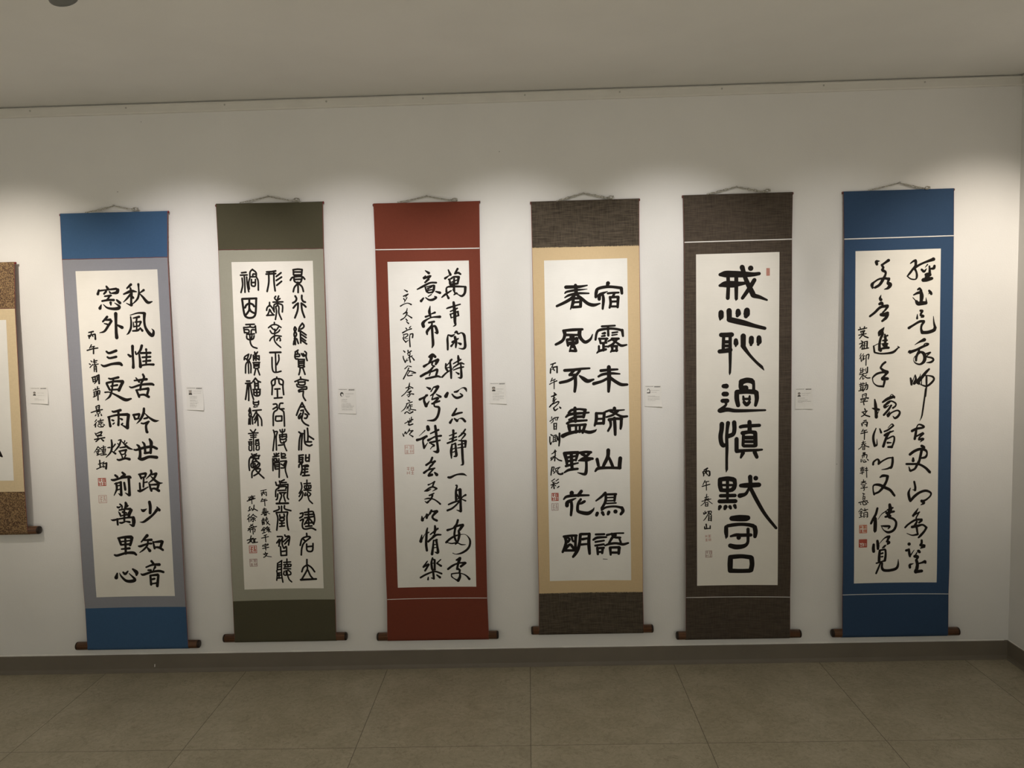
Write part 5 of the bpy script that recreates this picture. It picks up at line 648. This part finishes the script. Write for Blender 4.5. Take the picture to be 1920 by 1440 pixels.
# carved marks of the red seals, on a 10 x 10 grid
CARVE = ['1,1 1,4;3,1 3,4;1,2.4 3,2.4;5,1 9,1;7,1 7,4;5,2.5 9,2.5;5,4 9,4;1,6 4,6;1,7.6 4,7.6;1,9 4,9;2.5,6 2.5,9;6,6 6,9;6,6 9,6;9,6 9,9;6,7.5 9,7.5;7.5,7.5 7.5,9',
         '1,1 4,1;2.5,1 2.5,4.5;1,3 4,3;1,6 1,9;4,5.5 4,9;1,7.5 4,7.5;6,1 9,1;6,2.6 9,2.6;6,1 6,5;9,1 9,5;6,4.6 9,4.6;7.5,5 7.5,9;6,7 9,7;6,9 9,9',
         '2,1.5 4.5,3;4.5,1.5 2,4;1.5,5.5 4.5,5.5;3,4 3,8.5;1.5,8.5 4.5,8.5;6,2 8.5,2;7.2,1 7.2,5;6,4 8.5,5;6,6 8.5,6;6.3,6 6.3,8.6;8.5,6 8.3,8.6']
def seal(S, spec, idx, parent):
    kind, u0, v0, u1, v1 = spec[0], *[x * 1e-4 for x in spec[1:]]
    mb = MB(); w, hh = u1 - u0, v1 - v0
    P = lambda x, y: (u0 + w * x / 10, v0 + hh * y / 10)
    def line(a, b, wd, off): brush(mb, S, [(*P(*a), wd), (*P(*b), wd)], off)
    mat = M['seal']
    if kind in 'fF': mat = M['seal'] if idx else M['seal']
    if kind == 'p': mat = M['seal_pale']
    if kind == 'o': mat = M['seal_dark']
    if kind == 'l': mat = M['seal']
    lw = {'f': .0030, 'F': .0036, 'b': .0018, 'l': .0015, 'p': .0017, 'o': .0013}[kind]
    if kind != 'p':
        for a, b in (((0, 0), (10, 0)), ((10, 0), (10, 10)), ((10, 10), (0, 10)), ((0, 10), (0, 0))):
            line(a, b, lw * (.8 if kind == 'f' else 1.1), .0005)
    if kind == 'b':
        S.quad(mb, P(0, 0), P(10, 0), P(10, 10), P(0, 10), .00047, 2, 2)
        mat = M['seal_pale']
    if kind == 'F':
        S.quad(mb, P(0, 0), P(10, 0), P(10, 4.5), P(0, 4.5), .00047, 2, 2)
    for st in CARVE[idx % 3].split(';'):
        if kind == 'b': break
        a, b = [tuple(float(x) for x in q.split(',')) for q in st.split()]
        line(a, b, lw, .00052)
    return mb.build('seal', mat, parent)

CLOTH = {  # upper and lower panels, inner border, paper, backing, seam style
    0: (m_brocade('brown_gold_brocade', (0.070, 0.033, 0.017), (0.32, 0.205, 0.095)), m_silk('cream_silk', (0.66, 0.53, 0.34)), 'paper_white', 'backing', 'red'),
    1: (m_silk('bright_blue_silk', (0.052, 0.110, 0.215)), m_silk('lavender_grey_silk', (0.265, 0.268, 0.300), .04), 'paper_warm', 'backing', 'red'),
    2: (m_silk('olive_black_silk', (0.080, 0.073, 0.046)), m_silk('sage_silk', (0.325, 0.315, 0.255), .04), 'paper_warm', 'backing', 'red'),
    3: (m_silk('rust_red_silk', (0.176, 0.045, 0.027)), m_silk('rust_red_silk_border', (0.180, 0.047, 0.029)), 'paper_white', 'backing', 'line'),
    4: (m_linen('charcoal_brown_linen', (0.083, 0.067, 0.050)), m_silk('tan_gold_silk', (0.62, 0.47, 0.28), .05), 'paper_white', 'backing', 'fray'),
    5: (m_linen('dark_brown_linen', (0.076, 0.060, 0.046), .30), m_linen('dark_brown_linen_border', (0.078, 0.061, 0.047), .30), 'paper_warm', 'backing_dark', 'line'),
    6: (m_silk('navy_silk', (0.036, 0.069, 0.132)), m_silk('navy_silk_border', (0.039, 0.075, 0.145)), 'paper_warm', 'backing_dark', 'line'),
}
LABEL = {
    0: 'brown and gold brocade hanging scroll with cream border, cut off at the left edge',
    1: 'hanging scroll with bright blue top and bottom bands and a pale grey border',
    2: 'hanging scroll with dark olive bands, sage border and three columns of seal script',
    3: 'rust red hanging scroll with flowing running script and thin white seam lines',
    4: 'hanging scroll with charcoal linen bands, tan border and bold clerical script',
    5: 'all dark brown hanging scroll with a single column of eight huge black characters',
    6: 'navy blue hanging scroll with cursive writing, nearest the right hand corner',
}
SHORT = {0: 'brown brocade scroll', 1: 'bright blue and grey scroll', 2: 'olive and sage scroll', 3: 'rust red scroll',
         4: 'tan bordered scroll', 5: 'dark brown scroll', 6: 'navy blue scroll'}

def make_scroll(k):
    D = SCROLLS[k]; YA = YAK.get(k, -.012); S = Surf(D['w'], D['H'], YA)
    c = lambda p: (p[0] * 1e-4, p[1] * 1e-4)
    mpan, mbor, mpap, mback, seam = CLOTH[k]
    root = thing('hanging_scroll', (D['x'], 0, D['z']), LABEL[k], 'hanging scroll', 'calligraphy scrolls hung along the gallery wall')
    tl, tr = c(D['tl']), c(D['tr']); s1 = [c(p) for p in D['s1']]; s2 = [c(p) for p in D['s2']]
    pp = [c(p) for p in D['pp']]; cl = [c(p) for p in D['cl']]; e = .0016
    # backing sheet, showing as a thin coloured edge
    mb = MB(); X = lambda p, s: (p[0] + s * e, p[1])
    S.quad(mb, X(tl, -1), X(tr, 1), X(s1[1], 1), X(s1[0], -1), -.0012, 14, 6)
    S.quad(mb, X(s1[0], -1), X(s1[1], 1), X(s2[1], 1), X(s2[0], -1), -.0012, 14, 26)
    S.quad(mb, X(s2[0], -1), X(s2[1], 1), X(cl[1], 1), X(cl[0], -1), -.0012, 14, 8)
    o = mb.build('backing_sheet', M[mback], root, True)
    # panels and border
    mb = MB(); S.quad(mb, tl, tr, s1[1], s1[0], 0, 40 if seam == 'red' else 14, 8, jag=.0008 if seam == 'red' else 0)
    mb.build('upper_panel', mpan, root, True)
    mb = MB(); S.quad(mb, s1[0], s1[1], s2[1], s2[0], -.0002, 16, 40)
    mb.build('inner_border', mbor, root, True)
    # lower panel, running on round the front and underside of the roller
    mb = MB(); S.quad(mb, s2[0], s2[1], cl[1], cl[0], 0, 14, 14)
    yc = -(.0015 + RAD); zc = -D['H']; ring = []
    ul, ur = cl[0][0], cl[1][0]; nu = 14; na = 16
    for j in range(na + 1):
        q = math.radians(-8 + j * 190 / na)
        for i in range(nu + 1):
            a = i / nu; sl = -.0022 * min(j / 5, 1)
            u = (ul + sl) * (1 - a) + (ur - sl * 0.3) * a
            ring.append((u, yc - (RAD + .0008) * math.cos(q), zc - (RAD + .0008) * math.sin(q)))
    mb.add(ring, [(j*(nu+1)+i, (j+1)*(nu+1)+i, (j+1)*(nu+1)+i+1, j*(nu+1)+i+1) for j in range(na) for i in range(nu)])
    mb.build('lower_panel', mpan, root, True)
    # seams
    if seam == 'line':
        mb = MB()
        mb.tube([S(s1[0][0]*(1-a) + s1[1][0]*a, s1[0][1]*(1-a) + s1[1][1]*a, .0008) for a in [i/16 for i in range(17)]], .0024, 8)
        mb.build('upper_piping', M['piping'], root, True)
        mb = MB()
        mb.tube([S(s2[0][0]*(1-a) + s2[1][0]*a, s2[0][1]*(1-a) + s2[1][1]*a, .0004) for a in [i/16 for i in range(17)]], .0012, 8)
        mb.build('lower_piping', M['piping'], root, True)
    elif seam == 'red':
        mb = MB()
        mb.tube([S(s1[0][0]*(1-a) + s1[1][0]*a, s1[0][1]*(1-a) + s1[1][1]*a + random.uniform(-.0005, .0005), 0) for a in [i/30 for i in range(31)]], .0013, 6)
        mb.build('seam_edge', M['backing_dark'], root, True)
    else:
        mb = MB(); rnd = random.Random(3)
        for sd, dirv, amp, dens in ((s1, 1, .005, 110), (s2, -1, .0022, 90)):
            for i in range(dens):
                a = rnd.random()
                u = sd[0][0]*(1-a) + sd[1][0]*a; v = sd[0][1]*(1-a) + sd[1][1]*a
                L = rnd.uniform(.001, amp)
                brush(mb, S, [(u, v - .0015 * dirv, .0012), (u + rnd.uniform(-.0012, .0012), v + L * .35, .0007)], .0006)
        mb.build('frayed_edge', M['fringe'], root)
    # paper with its writing and seals
    mb = MB(); S.quad(mb, *pp, .0002, 16, 40)
    pap = mb.build('paper', M[mpap], root, True)
    main, ins = INK[k]
    ink('calligraphy', S, main, pap, M['ink'])
    if ins: ink('inscription', S, ins, pap, M['ink'])
    for i, sp in enumerate(SEALS.get(k, [])):
        o = seal(S, sp, k + i, pap)
        if k == 2 and i == 1 : o.data.materials[0] = M['seal_dark']
        if k == 6: o.data.materials[0] = M['seal_orange' if i == 0 else 'seal']
        if k == 3: o.data.materials[0] = M['seal_pale']
        if k == 1 and i == 1: o.data.materials[0] = M['seal_pale']
    # top rod wrapped in the same cloth, with end caps
    hw = D['w'] / 2 + .001
    mb = MB(); mb.lathe([(-hw, .0045), (hw, .0045)], (0, YA + .0052, -.0045), (1, 0, 0), 14)
    rod = mb.build('top_rod', mpan, root, True)
    cap = M['rod_red'] if seam == 'red' else M['backing_dark']
    for sg in (-1, 1):
        mb = MB(); mb.lathe([(0, .0050), (.0028, .0050), (.0040, .0035)], (sg * hw, YA + .0052, -.0045), (sg, 0, 0), 14)
        mb.build('rod_cap', cap, rod, True)
    # wooden roller
    r0, r1 = D['rol'][0] * 1e-4, D['rol'][1] * 1e-4
    mb = MB(); mb.lathe([(r0 + .006, RAD), (r1 - .006, RAD)], (0, yc, zc), (1, 0, 0), 28)
    rl = mb.build('roller', M['wood'], root, True)
    for x, sg in ((r0, 1), (r1, -1)):
        mb = MB(); mb.lathe([(.0, RAD * .70), (.0022, RAD * .93), (.0062, RAD * 1.0), (.0085, RAD * 1.004)], (x, yc, zc), (sg, 0, 0), 28)
        mb.build('roller_cap', M['wood_cap'], rl, True)
    # hanging cord with its knot, looped over a nail
    if k in CORDS:
        L, A, Rr, K = [Vector((p[0], 0, p[1])) for p in CORDS[k]]
        mb = MB()
        def strand(a, b, ya, yb, sag, ph, amp):
            pts = []
            for i in range(41):
                t = i / 40; p = a.lerp(b, t)
                q = ph + t * 26
                pts.append((p.x, ya + (yb - ya) * t + amp * math.sin(q), p.z - sag * 4 * t * (1 - t) + amp * math.cos(q)))
            mb.tube(pts, .00165, 7)
        sag = {1: .004, 6: .004}.get(k, .001)
        A2 = A + Vector((0, 0, -.0015))
        if k in (1,):
            strand(L, A2, YA, -.008, .0005, 0, .0005); strand(L + Vector((.008, 0, 0)), A2, YA, -.008, .0035, 3, .0005)
            strand(A2, Rr, -.008, YA, .0005, 0, .0007); strand(A2, Rr, -.008, YA, .0010, 3.1, .0007)
        elif k == 6:
            strand(L, A2, YA, -.008, .0005, 0, .0009); strand(L, A2, YA, -.008, .0005, 3.1, .0009)
            strand(A2, Rr, -.008, YA, .000, 0, .0005); strand(A2, Rr, -.008, YA, .004, 3.1, .0005)
        elif k in (4, 5):
            for ph, sg2 in ((0, .001), (2.1, -.002), (4.2, .002)):
                strand(L, A2, YA, -.008, sg2, ph, .0012); strand(A2, Rr, -.008, YA, sg2, ph, .0012)
        else:
            for ph in (0, 3.14):
                strand(L, A2, YA, -.008, .001, ph, .0013); strand(A2, Rr, -.008, YA, .001, ph, .0013)
        cord = mb.build('hanging_cord', M['cord'], root, True)
        mb = MB(); rnd = random.Random(k); pts = []
        for i in range(70):
            t = i / 69 * 4 * math.pi * 1.6
            pts.append((K.x + .0075 * math.cos(t) + rnd.uniform(-.0012, .0012) + .004 * (i / 69 - .5), YA - .004 - .003 * math.sin(t * .7),
                        K.z - .001 + .0055 * math.sin(t) + rnd.uniform(-.001, .001)))
        mb.tube(pts, .0014, 6)
        mb.tube([(K.x + .004, YA - .003, K.z), (K.x + .011, YA - .005, K.z + .004), (K.x + .0125, YA - .004, K.z - .006)], .0013, 6)
        mb.tube([(K.x - .004, YA - .003, K.z), (K.x - .010, YA - .004, K.z - .001), (K.x - .016, YA - .004, K.z + .0)], .0013, 6)
        mb.build('knot', M['cord'], cord, True)
        b = MB(); b.lathe([(-.010, .0012), (.012, .0012), (.0122, .0034), (.0136, .0034), (.0142, .0020)], (D['x'] + A.x, 0, D['z'] + A.z - .0006), (0, -1, 0), 12)
        tag(b.build('wall_nail', M['steel'], None, True), 'small nail in the wall at the peak of the %s cord' % SHORT[k], 'nail', 'nails holding the scroll cords')
for k in range(7): make_scroll(k)

# ------------------------------------------------------------------ caption cards
CARD_LABEL = ['short square caption card, leftmost on the wall, beside the brown brocade scroll',
    'white caption card between the bright blue scroll and the olive scroll',
    'white caption card with a dark haired portrait, between the olive and rust red scrolls',
    'white caption card between the rust red scroll and the tan bordered scroll',
    'white caption card between the tan bordered scroll and the dark brown scroll',
    'white caption card between the dark brown scroll and the navy blue scroll']
# text rows: (y fraction, x start, x end, weight)
ROWS = [[(.37, .40, .78, 0), (.52, .40, .80, 0), (.70, .24, .45, 0), (.77, .24, .78, 1)],
        [(.19, .40, .90, 0), (.28, .40, .88, 0), (.43, .19, .62, 1), (.47, .19, .62, 0), (.51, .19, .60, 0), (.58, .19, .50, 1), (.62, .19, .66, 1), (.69, .19, .70, 0), (.73, .19, .60, 1), (.78, .19, .46, 0), (.82, .19, .60, 1), (.87, .19, .55, 0)],
        [(.23, .42, .88, 1), (.32, .42, .68, 0), (.36, .47, .65, 1), (.45, .20, .52, 1), (.49, .20, .50, 0), (.54, .20, .53, 1), (.61, .20, .70, 0), (.66, .20, .74, 1), (.71, .20, .88, 1), (.75, .20, .82, 1), (.81, .20, .80, 1), (.86, .20, .82, 1)],
        [(.32, .40, .85, 1), (.42, .40, .75, 0), (.50, .18, .88, 0), (.56, .19, .58, 1), (.64, .17, .85, 1), (.70, .17, .82, 1), (.76, .19, .86, 0), (.82, .19, .58, 1)],
        [(.24, .38, .88, 1), (.33, .38, .72, 0), (.50, .18, .60, 0), (.54, .18, .88, 1), (.61, .18, .90, 0), (.66, .18, .88, 1), (.72, .18, .65, 0)],
        [(.26, .38, .90, 1), (.35, .40, .78, 0), (.49, .16, .55, 1), (.58, .16, .72, 1), (.64, .16, .90, 1), (.69, .16, .42, 1)]]
PORT = [(.16, .33, .29, .52), (.15, .35, .14, .35), (.14, .33, .17, .34), (.15, .36, .21, .42), (.14, .33, .17, .38), (.14, .33, .21, .41)]
def make_card(i):
    C = CARDS[i]; x0 = (C[0][0] + C[3][0]) / 2; z0 = C[3][1]
    root = thing('caption_card', (x0, 0, z0), CARD_LABEL[i], 'caption card', 'caption cards beside the scrolls')
    P = [Vector((c[0] - x0, 0, c[1] - z0)) for c in C]; rnd = random.Random(20 + i)
    lift = {0: .005, 1: .006, 2: .003, 3: .004, 4: .005, 5: .003}[i]
    def S(a, b, off=0.0):
        p = (P[0] * (1-a) + P[1] * a) * (1-b) + (P[3] * (1-a) + P[2] * a) * b
        y = -.0012 - lift * (b ** 3) * (0.25 + .75 * a * a) - (.002 * abs(a - .5) * 2 * b if i == 5 else 0)
        return (p.x, y - off, p.z)
    n = 10; vs = [S(a/n, b/n) for b in range(n+1) for a in range(n+1)] + [S(a/n, b/n, -.0004) for b in range(n+1) for a in range(n+1)]
    N = (n+1)**2; fs = []
    for b in range(n):
        for a in range(n):
            q = b*(n+1)+a; fs.append((q, q+n+1, q+n+2, q+1)); fs.append((N+q, N+q+1, N+q+n+2, N+q+n+1))
    for a in range(n):
        fs.append((a, a+1, N+a+1, N+a)); q = n*(n+1)+a; fs.append((q, N+q, N+q+1, q+1))
        q = a*(n+1); fs.append((q, N+q, N+q+n+1, q+n+1)); q = a*(n+1)+n; fs.append((q, q+n+1, N+q+n+1, N+q))
    mesh_obj('card', vs, fs, M['card'], root, False)
    def rect(mb, a0, a1, b0, b1, mi=0):
        mb.add([S(a0, b0, .0004), S(a0, b1, .0004), S(a1, b1, .0004), S(a1, b0, .0004)], [(0, 1, 2, 3)], mi)
    # printed header line: light left half, heavy right half
    mb = MB(); hb = .055 if i else .08
    a = .07
    while a < .93:
        w = rnd.uniform(.018, .034); heavy = a > .57
        if not (.53 < a < .58):
            hgt = .030 if heavy else .020
            for q in range(2 if heavy else 1):
                rect(mb, a, min(a + w, .94), hb + q * hgt * .9 , hb + q * hgt * .9 + hgt * .62)
            rect(mb, a + w * .4, a + w * .65, hb - .006, hb + hgt * 1.3)
        a += w + .010
    mb.build('heading', M['print'], root)
    mb = MB(); asp = (P[0] - P[3]).length / (P[1] - P[0]).length
    for b, a0, a1, wt in ROWS[i]:
        a = a0
        while a < a1:
            w = rnd.uniform(.012, .030); hgt = (.015 + .006 * wt) / asp * (1.0 if i else .8)
            rect(mb, a, min(a + w, a1), b - hgt * .5, b + hgt * .1)
            if rnd.random() < .6: rect(mb, a + w * .3, a + w * .7, b + hgt * .1, b + hgt * .7)
            a += w + rnd.choice((.007, .007, .016))
    mb.build('body_text', M['print_grey'], root)
    # little portrait: backdrop, face, hair and dark jacket
    a0, a1, b0, b1 = PORT[i]; mb = MB(); am, bm = (a0 + a1) / 2, b0 + (b1 - b0) * .40
    def poly(pts, off, mi): mb.add([S(a, b, off) for a, b in pts], [tuple(range(len(pts)))], mi)
    def ell(ca, cb, ra, rb, off, mi, n=16): poly([(ca + ra * math.cos(-2*math.pi*k/n), cb + rb * math.sin(-2*math.pi*k/n)) for k in range(n)], off, mi)
    W, Hh = a1 - a0, b1 - b0
    if i in (1, 3): poly([(a0, b0), (a0, b1), (a1, b1), (a1, b0)], .0004, 3)
    if i == 2:
        ell(am - .005, b0 + Hh * .48, W * .52, Hh * .52, .00045, 0); ell(am + .015, b0 + Hh * .58, W * .30, Hh * .36, .0005, 2)
        ell(am + .02, b0 + Hh * .25, W * .30, Hh * .16, .00055, 0)
    else:
        if i != 1: ell(am, b0 + Hh * .28, W * .40, Hh * .28, .00045, 0)
        ell(am, b0 + Hh * .42, W * .30, Hh * .30, .0005, 1 if i != 4 else 2)
        if i != 4: poly([(a0, b1), (a1, b1), (a1 - .01, b0 + Hh * .74), (am + .03, b0 + Hh * .66), (am - .03, b0 + Hh * .66), (a0 + .01, b0 + Hh * .74)], .0005, 0)
        else: poly([(a0 - .01, b1), (a1, b1), (a1, b0 + Hh * .30), (am + .06, b0 + Hh * .30), (am + .05, b0 + Hh * .8), (a0, b0 + Hh * .82)], .00047, 0)
    mb.build('portrait', None, root, False, [M['print'], M['photo_face'], M['card'], M['photo_bg']])
for i in range(6): make_card(i)
